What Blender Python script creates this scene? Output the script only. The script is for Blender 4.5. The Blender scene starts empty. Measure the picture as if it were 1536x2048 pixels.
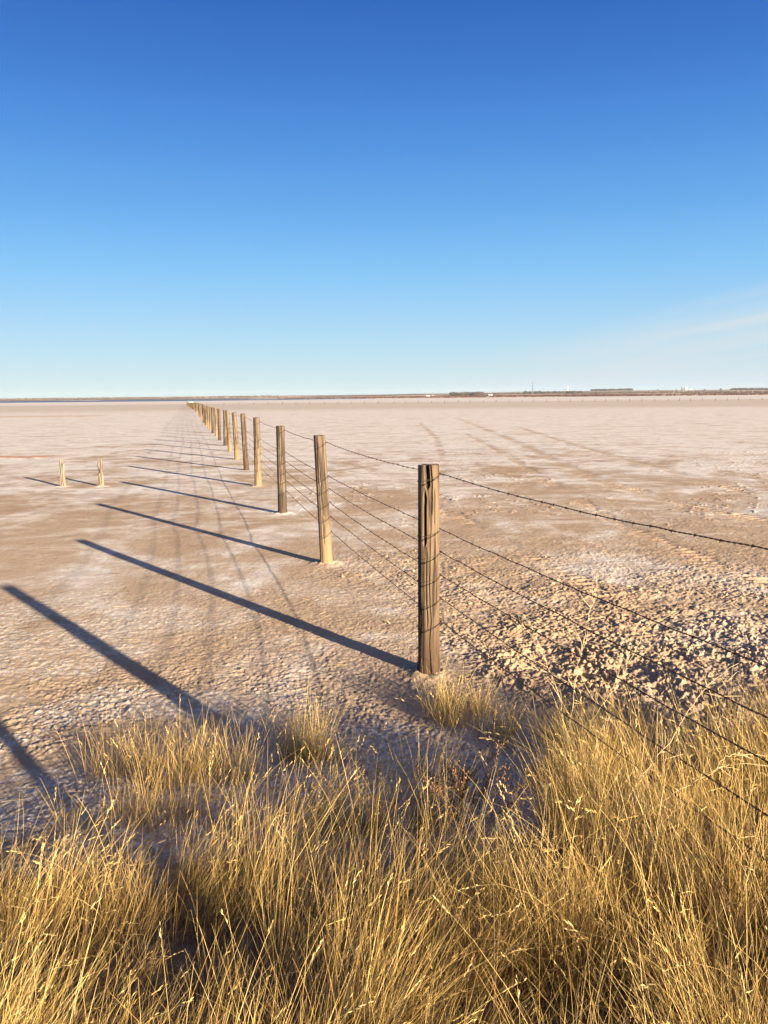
import bpy, math
import numpy as np
from mathutils import Matrix, Vector

sc = bpy.context.scene
COL = sc.collection

# ------------------------------------------------------------------ camera
CAM_H = 1.76
F_PX, HY, ROLL = 1650.0, 795.3, 0.0088
pit = math.atan((1024 - HY) * math.cos(ROLL) / F_PX)
fw = np.array([0, math.cos(pit), -math.sin(pit)])
rt = np.array([1.0, 0, 0])
up = np.cross(rt, fw)
r2 = rt * math.cos(ROLL) - up * math.sin(ROLL)
u2 = up * math.cos(ROLL) + rt * math.sin(ROLL)
cd = bpy.data.cameras.new('camera')
cam = bpy.data.objects.new('camera', cd)
COL.objects.link(cam)
cam.matrix_world = Matrix(((r2[0], u2[0], -fw[0], 0), (r2[1], u2[1], -fw[1], 0),
                           (r2[2], u2[2], -fw[2], CAM_H), (0, 0, 0, 1)))
cd.sensor_fit = 'VERTICAL'
cd.sensor_height = 36.0
cd.lens = F_PX / 2048 * 36.0
cd.clip_start = 0.05
cd.clip_end = 60000
sc.camera = cam

# ------------------------------------------------------------------ light
SUN_EL = math.radians(11.4)
SUN_AZ = math.radians(141.6)          # clockwise from +Y
SKY_STRENGTH = 0.05
HAZE = 1.8e-5
SUN_STRENGTH = 5.0
EXPOSURE = 2.05
sc.view_settings.view_transform = 'Standard'
sc.view_settings.look = 'None'
sc.view_settings.gamma = 1.0
sc.view_settings.exposure = EXPOSURE
sc.cycles.max_bounces = 6
sc.cycles.transparent_max_bounces = 8

w = bpy.data.worlds.new('World')
sc.world = w
w.use_nodes = True
wn, wl = w.node_tree.nodes, w.node_tree.links
wn.clear()
sky = wn.new('ShaderNodeTexSky')
sky.sky_type = 'NISHITA'
sky.sun_disc = False
sky.sun_elevation = SUN_EL
sky.sun_rotation = SUN_AZ
sky.altitude = 300
sky.air_density = 1.0
sky.dust_density = 0.6
sky.ozone_density = 2.5
bg = wn.new('ShaderNodeBackground')
bg.inputs['Strength'].default_value = SKY_STRENGTH
out = wn.new('ShaderNodeOutputWorld')
hs = wn.new('ShaderNodeHueSaturation')
hs.inputs['Saturation'].default_value = 1.18
wl.new(sky.outputs[0], hs.inputs['Color'])


def sky_rgb(r, g, b):
    lin = [((c / 255 + 0.055) / 1.055) ** 2.4 for c in (r, g, b)]
    return tuple(c / 2 ** EXPOSURE / SKY_STRENGTH for c in lin) + (1,)


# thin cirrus veil low in the right-hand sky, laid out in sky direction
tc = wn.new('ShaderNodeTexCoord')
sep = wn.new('ShaderNodeSeparateXYZ')
wl.new(tc.outputs['Generated'], sep.inputs[0])


def wmath(op, a, b=None, clamp=False):
    n = wn.new('ShaderNodeMath')
    n.operation = op
    n.use_clamp = clamp
    for i, v in enumerate((a, b)):
        if v is None:
            continue
        if isinstance(v, (int, float)):
            n.inputs[i].default_value = v
        else:
            wl.new(v, n.inputs[i])
    return n.outputs[0]


az = wmath('ARCTAN2', sep.outputs['X'], sep.outputs['Y'])
el = wmath('ARCSINE', sep.outputs['Z'])
tilt = wmath('SUBTRACT', el, wmath('MULTIPLY', az, 0.16))       # streaks climb to the right
cmb = wn.new('ShaderNodeCombineXYZ')
wl.new(wmath('MULTIPLY', az, 2.2), cmb.inputs[0])
wl.new(wmath('MULTIPLY', tilt, 44.0), cmb.inputs[1])
cn = wn.new('ShaderNodeTexNoise')
cn.inputs['Scale'].default_value = 1.1
cn.inputs['Detail'].default_value = 6
cn.inputs['Roughness'].default_value = 0.5
cn.inputs['Distortion'].default_value = 0.4
wl.new(cmb.outputs[0], cn.inputs['Vector'])
# clear winter sky: gradient by elevation, laid over the physical sky
ramp = wn.new('ShaderNodeValToRGB')
ramp.color_ramp.interpolation = 'EASE'
stops = ((0.0, (203, 228, 233)), (1.2, (200, 226, 236)), (3.2, (182, 219, 240)), (5.5, (160, 208, 244)), (8.5, (130, 194, 245)),
         (12.0, (103, 170, 236)), (16.0, (79, 145, 223)), (20.0, (58, 120, 206)), (24.5, (40, 98, 187)), (45, (20, 54, 132)), (90, (10, 32, 92)))
cr_ = ramp.color_ramp
SC_ = max(max(sky_rgb(*c)) for _, c in stops)
for i_, (e_, c_) in enumerate(stops):
    el_ = cr_.elements[0] if i_ == 0 else (cr_.elements[1] if i_ == 1 else cr_.elements.new(e_ / 90))
    el_.position = e_ / 90
    el_.color = tuple(v / SC_ for v in sky_rgb(*c_)[:3]) + (1,)
cr_.interpolation = 'LINEAR'
wl.new(wmath('DIVIDE', el, math.radians(90)), ramp.inputs[0])
vs_ = wn.new('ShaderNodeVectorMath'); vs_.operation = 'SCALE'
vs_.inputs['Scale'].default_value = SC_
wl.new(ramp.outputs[0], vs_.inputs[0])
base_mx = wn.new('ShaderNodeMix'); base_mx.data_type = 'RGBA'
base_mx.inputs['Factor'].default_value = 0.92
wl.new(hs.outputs[0], base_mx.inputs['A']); wl.new(vs_.outputs[0], base_mx.inputs['B'])
# broad warm glow added round the low sun (behind the viewer) to lift fill
dp_ = wn.new('ShaderNodeVectorMath'); dp_.operation = 'DOT_PRODUCT'
wl.new(tc.outputs['Generated'], dp_.inputs[0])
dp_.inputs[1].default_value = (math.sin(SUN_AZ) * math.cos(SUN_EL), math.cos(SUN_AZ) * math.cos(SUN_EL), math.sin(SUN_EL))
glow = wmath('MULTIPLY', wmath('POWER', wmath('MAXIMUM', dp_.outputs['Value'], 0.0), 3.0), 4.5)
gv = wn.new('ShaderNodeVectorMath'); gv.operation = 'SCALE'; gv.inputs[0].default_value = (1.0, 0.86, 0.68)
wl.new(glow, gv.inputs['Scale'])
ga = wn.new('ShaderNodeVectorMath'); ga.operation = 'ADD'
wl.new(base_mx.outputs['Result'], ga.inputs[0]); wl.new(gv.outputs[0], ga.inputs[1])
upm = wmath('MULTIPLY', wmath('SUBTRACT', 0.122, wmath('SUBTRACT', el, wmath('MULTIPLY', wmath('SUBTRACT', az, 0.42), 0.22))), 26.0, True)
rtm = wmath('MULTIPLY', wmath('ADD', az, 0.10), 2.4, True)
cfac = wmath('MULTIPLY', wmath('MULTIPLY', upm, rtm), wmath('MULTIPLY', wmath('SUBTRACT', cn.outputs['Fac'], 0.18), 2.3, True))
mx = wn.new('ShaderNodeMix')
mx.data_type = 'RGBA'
wl.new(cfac, mx.inputs['Factor'])
wl.new(ga.outputs[0], mx.inputs['A'])
mx.inputs['B'].default_value = sky_rgb(212, 225, 233)
wl.new(mx.outputs['Result'], bg.inputs['Color'])
wl.new(bg.outputs[0], out.inputs[0])

sd = bpy.data.lights.new('sun', 'SUN')
sd.energy = SUN_STRENGTH
sd.angle = math.radians(0.5)
sd.color = (1.0, 0.83, 0.62)
sun = bpy.data.objects.new('sun', sd)
COL.objects.link(sun)
sdir = Vector((math.sin(SUN_AZ) * math.cos(SUN_EL), math.cos(SUN_AZ) * math.cos(SUN_EL), math.sin(SUN_EL)))
sun.rotation_euler = sdir.to_track_quat('Z', 'Y').to_euler()
sun.location = (20, -20, 12)

# ------------------------------------------------------------------ helpers
rng = np.random.default_rng(11)


def sm(a, b, x):
    t = np.clip((x - a) / (b - a), 0, 1)
    return t * t * (3 - 2 * t)


def _hash(ix, iy, s):
    h = (ix.astype(np.int64) * 374761393 + iy.astype(np.int64) * 668265263 + s * 974634777) & 0xFFFFFFFF
    h = ((h ^ (h >> 13)) * 1274126177) & 0xFFFFFFFF
    h = (h ^ (h >> 16)) & 0xFFFFFFFF
    return h.astype(np.float64) / 4294967295.0


def vn(x, y, s=0):
    ix = np.floor(x); iy = np.floor(y)
    fx = x - ix; fy = y - iy
    fx = fx * fx * fx * (fx * (fx * 6 - 15) + 10)
    fy = fy * fy * fy * (fy * (fy * 6 - 15) + 10)
    a = _hash(ix, iy, s); b = _hash(ix + 1, iy, s)
    c = _hash(ix, iy + 1, s); d = _hash(ix + 1, iy + 1, s)
    return (a + (b - a) * fx) * (1 - fy) + (c + (d - c) * fx) * fy


def fbm(x, y, s=0, o=4, g=0.5):
    v = 0; a = 1; t = 0
    for i in range(o):
        v = v + a * vn(x * 2.03 ** i + i * 17.3, y * 2.03 ** i - i * 9.1, s + i)
        t += a; a *= g
    return v / t


def worley(x, y, s=0):
    ix = np.floor(x); iy = np.floor(y)
    best = np.full(x.shape, 9.0); val = np.zeros(x.shape)
    for dx in (-1, 0, 1):
        for dy in (-1, 0, 1):
            cx = ix + dx; cy = iy + dy
            px = cx + _hash(cx, cy, s); py = cy + _hash(cx, cy, s + 5)
            d = (px - x) ** 2 + (py - y) ** 2
            m = d < best
            best = np.where(m, d, best)
            val = np.where(m, _hash(cx, cy, s + 9), val)
    return np.sqrt(best), val


def mesh_np(name, verts, faces, smooth=False):
    """verts (N,3); faces (M,k) all the same size"""
    me = bpy.data.meshes.new(name)
    verts = np.asarray(verts, dtype=np.float32); faces = np.asarray(faces, dtype=np.int32)
    M, k = faces.shape
    me.vertices.add(len(verts)); me.vertices.foreach_set('co', verts.ravel())
    me.loops.add(M * k); me.loops.foreach_set('vertex_index', faces.ravel())
    me.polygons.add(M)
    me.polygons.foreach_set('loop_start', np.arange(0, M * k, k, dtype=np.int32))
    me.polygons.foreach_set('loop_total', np.full(M, k, dtype=np.int32))
    me.polygons.foreach_set('use_smooth', np.full(M, smooth, dtype=bool))
    me.update(calc_edges=True)
    return me


def attr(me, name, vals):
    a = me.attributes.new(name, 'FLOAT', 'POINT')
    a.data.foreach_set('value', np.asarray(vals, dtype=np.float32))


def obj(name, me, mat=None, parent=None, loc=(0, 0, 0), **props):
    o = bpy.data.objects.new(name, me)
    COL.objects.link(o)
    if mat and me is not None and not me.materials:
        me.materials.append(mat)
    o.parent = parent
    o.location = loc
    for k, v in props.items():
        o[k] = v
    return o


def thing(name, loc, label, category, **props):
    o = bpy.data.objects.new(name, None)
    o.empty_display_size = 0.2
    COL.objects.link(o)
    o.location = loc
    o['label'] = label; o['category'] = category
    for k, v in props.items():
        o[k] = v
    return o


class MB:
    """collects quads/tris as quads (tri = repeated last vertex not used; separate lists)"""
    def __init__(s):
        s.v = []; s.f = []; s.n = 0; s.at = []

    def add(s, v, f, a=None):
        v = np.asarray(v, dtype=np.float64); f = np.asarray(f, dtype=np.int64)
        s.v.append(v); s.f.append(f + s.n); s.n += len(v)
        s.at.append(np.full(len(v), 0.5 if a is None else a))

    def tube(s, pts, rad, k=6, cap=True, a=None):
        pts = np.asarray(pts, dtype=np.float64); n = len(pts)
        rad = np.broadcast_to(np.asarray(rad, dtype=np.float64), (n,))
        T = np.gradient(pts, axis=0)
        T /= np.maximum(np.linalg.norm(T, axis=1, keepdims=True), 1e-9)
        ref = np.where(np.abs(T[:, 2:3]) > 0.9, np.array([[1.0, 0, 0]]), np.array([[0, 0, 1.0]]))
        A = np.cross(T, ref); A /= np.linalg.norm(A, axis=1, keepdims=True)
        B = np.cross(T, A)
        th = np.arange(k) * 2 * np.pi / k
        v = pts[:, None] + rad[:, None, None] * (A[:, None] * np.cos(th)[None, :, None] + B[:, None] * np.sin(th)[None, :, None])
        i = np.arange(n - 1)[:, None] * k; j = np.arange(k)[None]; j2 = (j + 1) % k
        f = np.stack([i + j, i + j2, i + k + j2, i + k + j], -1).reshape(-1, 4)
        V = v.reshape(-1, 3)
        if cap:
            V = np.vstack([V, pts[:1], pts[-1:]])
            c0, c1 = n * k, n * k + 1
            jj = np.arange(0, k, 2)
            e0 = np.stack([np.full(len(jj), c0), (jj + 2) % k, (jj + 1) % k, jj], 1)
            b = (n - 1) * k
            e1 = np.stack([np.full(len(jj), c1), b + jj, b + (jj + 1) % k, b + (jj + 2) % k], 1)
            f = np.vstack([f, e0, e1])
        s.add(V, f, a)

    def box(s, c, d, rz=0.0):
        x, y, z = np.array(d) / 2
        v = np.array([[-x, -y, -z], [x, -y, -z], [x, y, -z], [-x, y, -z], [-x, -y, z], [x, -y, z], [x, y, z], [-x, y, z]])
        R = np.array([[math.cos(rz), -math.sin(rz), 0], [math.sin(rz), math.cos(rz), 0], [0, 0, 1]])
        s.add(v @ R.T + np.array(c), [[0, 3, 2, 1], [4, 5, 6, 7], [0, 1, 5, 4], [1, 2, 6, 5], [2, 3, 7, 6], [3, 0, 4, 7]])

    def mesh(s, name, smooth=False):
        me = mesh_np(name, np.vstack(s.v), np.vstack(s.f), smooth)
        attr(me, 'tint', np.concatenate(s.at))
        return me


class NT:
    """tiny node-tree helper"""
    def __init__(s, name):
        s.m = bpy.data.materials.new(name); s.m.use_nodes = True
        s.n = s.m.node_tree.nodes; s.l = s.m.node_tree.links
        s.n.clear()
        s.out = s.n.new('ShaderNodeOutputMaterial')
        s.b = s.n.new('ShaderNodeBsdfPrincipled')
        s.b.inputs['Roughness'].default_value = 0.9
        s.b.inputs['Specular IOR Level'].default_value = 0.25
        s.l.new(s.b.outputs[0], s.out.inputs[0])
        s.co = s.n.new('ShaderNodeTexCoord').outputs['Object']

    def set(s, sock, v):
        if v is None:
            return
        if isinstance(v, (int, float)):
            sock.default_value = v
        elif isinstance(v, tuple):
            sock.default_value = v if len(v) == len(sock.default_value) else (*v, 1)
        else:
            s.l.new(v, sock)

    def math(s, op, a, b=None, clamp=False):
        n = s.n.new('ShaderNodeMath'); n.operation = op; n.use_clamp = clamp
        s.set(n.inputs[0], a); s.set(n.inputs[1], b)
        return n.outputs[0]

    def at(s, name):
        n = s.n.new('ShaderNodeAttribute'); n.attribute_name = name
        return n.outputs['Fac']

    def scale(s, vec, sx, sy, sz):
        n = s.n.new('ShaderNodeMapping'); n.inputs['Scale'].default_value = (sx, sy, sz)
        s.l.new(vec, n.inputs['Vector'])
        return n.outputs[0]

    def noise(s, scale, detail=4, rough=0.55, dist=0.0, vec=None):
        n = s.n.new('ShaderNodeTexNoise')
        n.inputs['Scale'].default_value = scale; n.inputs['Detail'].default_value = detail
        n.inputs['Roughness'].default_value = rough; n.inputs['Distortion'].default_value = dist
        s.l.new(vec if vec is not None else s.co, n.inputs['Vector'])
        return n.outputs['Fac']

    def map(s, v, a, b, c=0.0, d=1.0):
        n = s.n.new('ShaderNodeMapRange'); n.interpolation_type = 'SMOOTHSTEP'
        s.set(n.inputs['Value'], v)
        n.inputs['From Min'].default_value = a; n.inputs['From Max'].default_value = b
        n.inputs['To Min'].default_value = c; n.inputs['To Max'].default_value = d
        return n.outputs[0]

    def mix(s, f, a, b):
        n = s.n.new('ShaderNodeMix'); n.data_type = 'RGBA'
        s.set(n.inputs['Factor'], f)
        s.set(n.inputs['A'], a); s.set(n.inputs['B'], b)
        return n.outputs['Result']

    def bump(s, h, strength, dist):
        n = s.n.new('ShaderNodeBump')
        n.inputs['Strength'].default_value = strength; n.inputs['Distance'].default_value = dist
        s.set(n.inputs['Height'], h)
        s.l.new(n.outputs[0], s.b.inputs['Normal'])

    def col(s, c):
        s.set(s.b.inputs['Base Color'], c)


# ------------------------------------------------------------------ fence line & ground height
FA = np.array([0.28, 5.11]); FB = np.array([-0.62, 8.69])
FD = (FB - FA) / np.linalg.norm(FB - FA)          # away from the camera
FN = np.array([FD[1], -FD[0]])                    # to the right of the fence


def fence_side(x, y):
    return (x - FA[0]) * FN[0] + (y - FA[1]) * FN[1]


def base_z(x, y):
    """bank in front, long fall of the lake bed"""
    side = fence_side(x, y)
    edge = 4.1 + 0.35 * (vn(x * 0.9, y * 0.2, 3) - 0.5) + 0.12 * np.clip(x, -3, 3)
    z = (0.10 + 0.08 * sm(0.0, 1.0, x)) * sm(edge, edge - 1.9, y)
    r = np.hypot(x, y)
    z = z - 0.6 * sm(70, 320, r)
    z = z + 0.02 * (vn(x * 0.35, y * 0.35, 21) - 0.5) * sm(30, 10, r) * sm(1.0, 3.0, np.abs(side))
    return z


TRACKS = [  # vehicle tracks (x, y polylines, depth, half-width)
    (np.array([[6.2, 70], [5.57, 44.2], [5.26, 33.0], [4.82, 23.9], [4.49, 17.9], [4.74, 14.6], [5.4, 10.5]]), 0.30),
    (np.array([[2.6, 60], [2.3, 36], [1.7, 24], [0.86, 13.2], [1.34, 10.9], [1.71, 8.94], [1.92, 7.38], [2.11, 5.93]]), 0.17),
    (np.array([[4.0, 40], [3.7, 24], [3.3, 15], [3.3, 11], [3.5, 8.5], [3.8, 6.5]]), 0.17),
    (np.array([[8.0, 50], [7.2, 36.0], [6.9, 28.0], [6.7, 20], [6.6, 15]]), 0.25)]


def track_mask(x, y):
    m = np.zeros(x.shape); lug = np.zeros(x.shape)
    for pl, hw in TRACKS:
        d = np.full(x.shape, 9.0); al = np.zeros(x.shape); acc = 0
        for a, b in zip(pl[:-1], pl[1:]):
            L = np.linalg.norm(b - a); t = np.clip(((x - a[0]) * (b - a)[0] + (y - a[1]) * (b - a)[1]) / L ** 2, 0, 1)
            dd = np.hypot(x - a[0] - t * (b - a)[0], y - a[1] - t * (b - a)[1])
            al = np.where(dd < d, acc + t * L, al); d = np.minimum(d, dd); acc += L
        d = d + 0.30 * (fbm(x * 3, y * 3, 77, 2) - 0.5)
        k = sm(hw, hw * 0.3, d) * sm(0.25, 0.50, fbm(x * 0.9, y * 0.9, 78, 2))
        m = np.maximum(m, k)
        lug = np.maximum(lug, k * sm(0.1, 0.7, np.sin(al * 2 * np.pi / 0.16 + d * 9)))
    return m, lug


def zones(x, y):
    side = fence_side(x, y)
    wob = 1.6 * (vn(x * 0.6, y * 0.6, 41) - 0.5)
    right = sm(12.0 + wob, 4.6 + 0.5 * wob, y) * sm(-0.5, 0.7, side + 0.4 * wob)
    left = 0.30 * sm(9.0 + wob, 5.2, y + wob)
    patch = 0.20 * sm(0.60, 0.74, fbm(x * 0.55, y * 0.55, 61, 3)) * sm(-0.5, 1.5, side) * sm(60, 20, y)
    patchl = 0.10 * sm(0.62, 0.74, fbm(x * 0.8, y * 0.8, 161, 3))
    return np.clip(np.maximum(np.maximum(right, left), np.maximum(patch, patchl)), 0, 1)


def detail_z(x, y):
    """returns relief in metres, clod mask, salt mask"""
    rough = zones(x, y)
    tm, lug = track_mask(x, y)
    side = fence_side(x, y)
    right = sm(-0.5, 0.8, side)
    wx = x + 0.05 * (vn(x * 9, y * 9, 91) - 0.5); wy = y + 0.05 * (vn(x * 9, y * 9, 92) - 0.5)
    # jagged broken edges
    jag = 1 - np.abs(2 * fbm(wx * 17, wy * 17, 131, 3, 0.62) - 1) * 2.4
    jag2 = 1 - np.abs(2 * fbm(wx * 44, wy * 44, 141, 2, 0.6) - 1) * 2.0
    sz = 0.35 + 0.65 * sm(7.0, 4.5, y)
    # broken crust: clods of two sizes, gathered into heaps
    heap = fbm(x * 2.6, y * 2.6, 51, 3)
    w1, v1 = worley(wx * 11, wy * 11, 7)
    w2, v2 = worley(wx * 24, wy * 24, 8)
    c1 = np.sqrt(np.clip(1 - (w1 / 0.62) ** 2, 0, 1)) * sm(0.35, 0.9, v1)
    c1 = c1 * (0.25 + 0.9 * sm(0.40, 0.62, fbm(wx * 27, wy * 27, 211, 3, 0.6)))
    c2 = np.sqrt(np.clip(1 - (w2 / 0.62) ** 2, 0, 1)) * sm(0.25, 0.9, v2)
    amp = rough * sm(0.22, 0.58, heap + 0.35 * (rough - 0.5))
    h = amp * (sz * 0.004 * c1 * right + 0.006 * c2 + 0.045 * (heap - 0.5) * right)
    h = h + amp * right * sz * (0.030 * np.clip(jag, 0, 1) * sm(0.2, 0.6, fbm(x * 5, y * 5, 133, 2)) + 0.010 * np.clip(jag2, 0, 1))
    w4, v4 = worley(wx * 42, wy * 42, 47)
    w5, v5 = worley(x * 19, y * 19, 57)
    c4 = np.sqrt(np.clip(1 - (w4 / 0.6) ** 2, 0, 1)) * sm(0.3, 0.95, v4)
    c5 = np.sqrt(np.clip(1 - (w5 / 0.5) ** 2, 0, 1)) * sm(0.62, 0.98, v5)
    crust = (1 - right) * sm(9.0, 4.5, y) * sm(0.30, 0.55, fbm(x * 1.7, y * 1.7, 151, 3))
    h = h + crust * (0.0015 * np.clip(jag2, 0, 1) + 0.003 * np.clip(jag, 0, 1) + 0.0045 * c4 + 0.002 * c5) * (0.5 + 0.9 * sm(6.0, 4.2, y))
    # hoof pits
    wp, vp = worley(wx * 2.4, wy * 2.4, 17)
    pit = sm(0.20, 0.05, wp) * (vp > 0.65) * rough * right
    h = h - 0.022 * pit * sm(6.2, 4.8, y)
    # fine ripple everywhere near, fading out with distance
    near = sm(24, 7, np.hypot(x, y))
    h = h + near * (0.3 + 0.9 * rough) * (0.012 * (fbm(wx * 19, wy * 19, 71, 3) - 0.5) + 0.006 * (vn(wx * 62, wy * 62, 75) - 0.5))
    h = h + near * 0.006 * (0.2 + rough) * (fbm(wx * 38, wy * 34, 171, 2) - 0.5)
    h = h + tm * (-0.010 + 0.018 * lug * vn(x * 7, y * 7, 33)) * sm(60, 10, y)
    # scuffed clods lying thinly out on the flat
    far_cl = sm(0.68, 0.84, fbm(x * 7.5, y * 7.5, 27, 3, 0.66)) * sm(7, 12, y) * (0.3 + 0.7 * right) * sm(0.46, 0.66, fbm(x * 0.45, y * 0.45, 29, 3))
    h = h + 0.014 * far_cl * sm(90, 40, y)
    # bottom bank: softer
    clod = np.clip(np.maximum(0.8 * np.clip(jag, 0, 1) * amp * right, np.maximum(0.7 * c2 * amp, 0.35 * far_cl)), 0, 1)
    # soil heaped round the feet of the near posts and stumps
    for (qx, qy) in ((0.28, 5.11), (-0.62, 8.69), (-1.57, 12.65), (-2.55, 16.68), (-6.62, 16.95), (-5.83, 16.95)):
        dq = np.hypot(x - qx, y - qy)
        h = h + 0.022 * sm(0.22, 0.05, dq) * (0.4 + vn(x * 15, y * 15, 88))
    # low ridges of broken red clay
    rd_ = sm(0.9, 0.3, np.abs(y - 26.0 + 1.2 * (fbm(x * 0.8, y * 0.8, 55, 2) - 0.5))) * sm(-17.5, -16, x) * sm(-9.6, -10.6, x)
    h = h + 0.03 * rd_ * fbm(x * 4, y * 4, 56, 3)
    # salt crust
    s = fbm(x * 1.1, y * 1.1, 81, 4)
    sr = right * 0.22 * sm(0.53, 0.74, s + 0.14 * sm(5.8, 4.3, y) + 0.06 * sm(0.8, 2.5, side) - 0.03)
    sl = (1 - right) * sm(0.54, 0.66, fbm(x * 1.5, y * 1.5, 84, 4) + 0.14 * sm(5.6, 4.2, y) + 0.05 * sm(-1.5, -3, x))
    salt = np.clip(sr + sl, 0, 1) * sm(9.5, 6.5, y)
    return h, np.clip(clod, 0, 1), np.clip(salt, 0, 1), rough, tm


def ground_z(x, y):
    x = np.atleast_1d(np.asarray(x, float)); y = np.atleast_1d(np.asarray(y, float))
    return base_z(x, y)


# ------------------------------------------------------------------ ground sheet
def make_ground():
    a1 = np.linspace(-29.5, 29.5, 1060)
    side_a = 29.5 + (60 - 29.5) * (np.arange(1, 91) / 90) ** 1.3
    back = np.linspace(60, 180, 14)[1:]
    ang = np.radians(np.concatenate([-back[::-1][:-1] if False else -back[:-1][::-1], -side_a[::-1], a1, side_a, back]))
    ang = np.unique(np.round(ang, 9))
    # closed ring: last column = +180, wraps to first
    rs = [0.4, 0.8, 1.2, 1.5]
    while rs[-1] < 90:
        r = rs[-1]
        rs.append(r + 0.00165 * max(r, 2.0) ** 1.2)
    while rs[-1] < 40000:
        rs.append(rs[-1] * 1.07)
    rs = np.array(rs)
    R, A = np.meshgrid(rs, ang, indexing='ij')
    x = R * np.sin(A); y = R * np.cos(A)
    z = base_z(x, y)
    n_near = int(np.searchsorted(rs, 95))
    H = np.zeros(x.shape); C = np.zeros(x.shape); S = np.zeros(x.shape); RO = np.zeros(x.shape); TM = np.zeros(x.shape)
    c0 = int(np.searchsorted(ang, math.radians(-62))); c1 = int(np.searchsorted(ang, math.radians(62)))
    for k in range(0, n_near, 200):
        sl = (slice(k, min(k + 200, n_near)), slice(c0, c1))
        h, c, s, ro, tm = detail_z(x[sl], y[sl])
        H[sl] = h; C[sl] = c; S[sl] = s; RO[sl] = ro; TM[sl] = tm
    z = z + H
    nr, na = x.shape
    V = np.stack([x, y, z], -1).reshape(-1, 3)
    i = np.arange(nr - 1)[:, None] * na; j = np.arange(na)[None]; j2 = (j + 1) % na
    f = np.stack([i + j, i + na + j, i + na + j2, i + j2], -1).reshape(-1, 4)
    V = np.vstack([V, [[0, 0, base_z(np.zeros(1), np.zeros(1))[0]]]])
    c = len(V) - 1
    jj = np.arange(0, na - 1, 2)
    cap = np.stack([np.full(len(jj), c), jj, jj + 1, (jj + 2) % na], -1)
    f = np.vstack([f, cap])
    me = mesh_np('ground', V, f, True)
    for nme, arr in (('clod', C), ('salt', S), ('rough', RO), ('track', TM)):
        attr(me, nme, np.append(arr.ravel(), 0))
    return me


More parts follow.
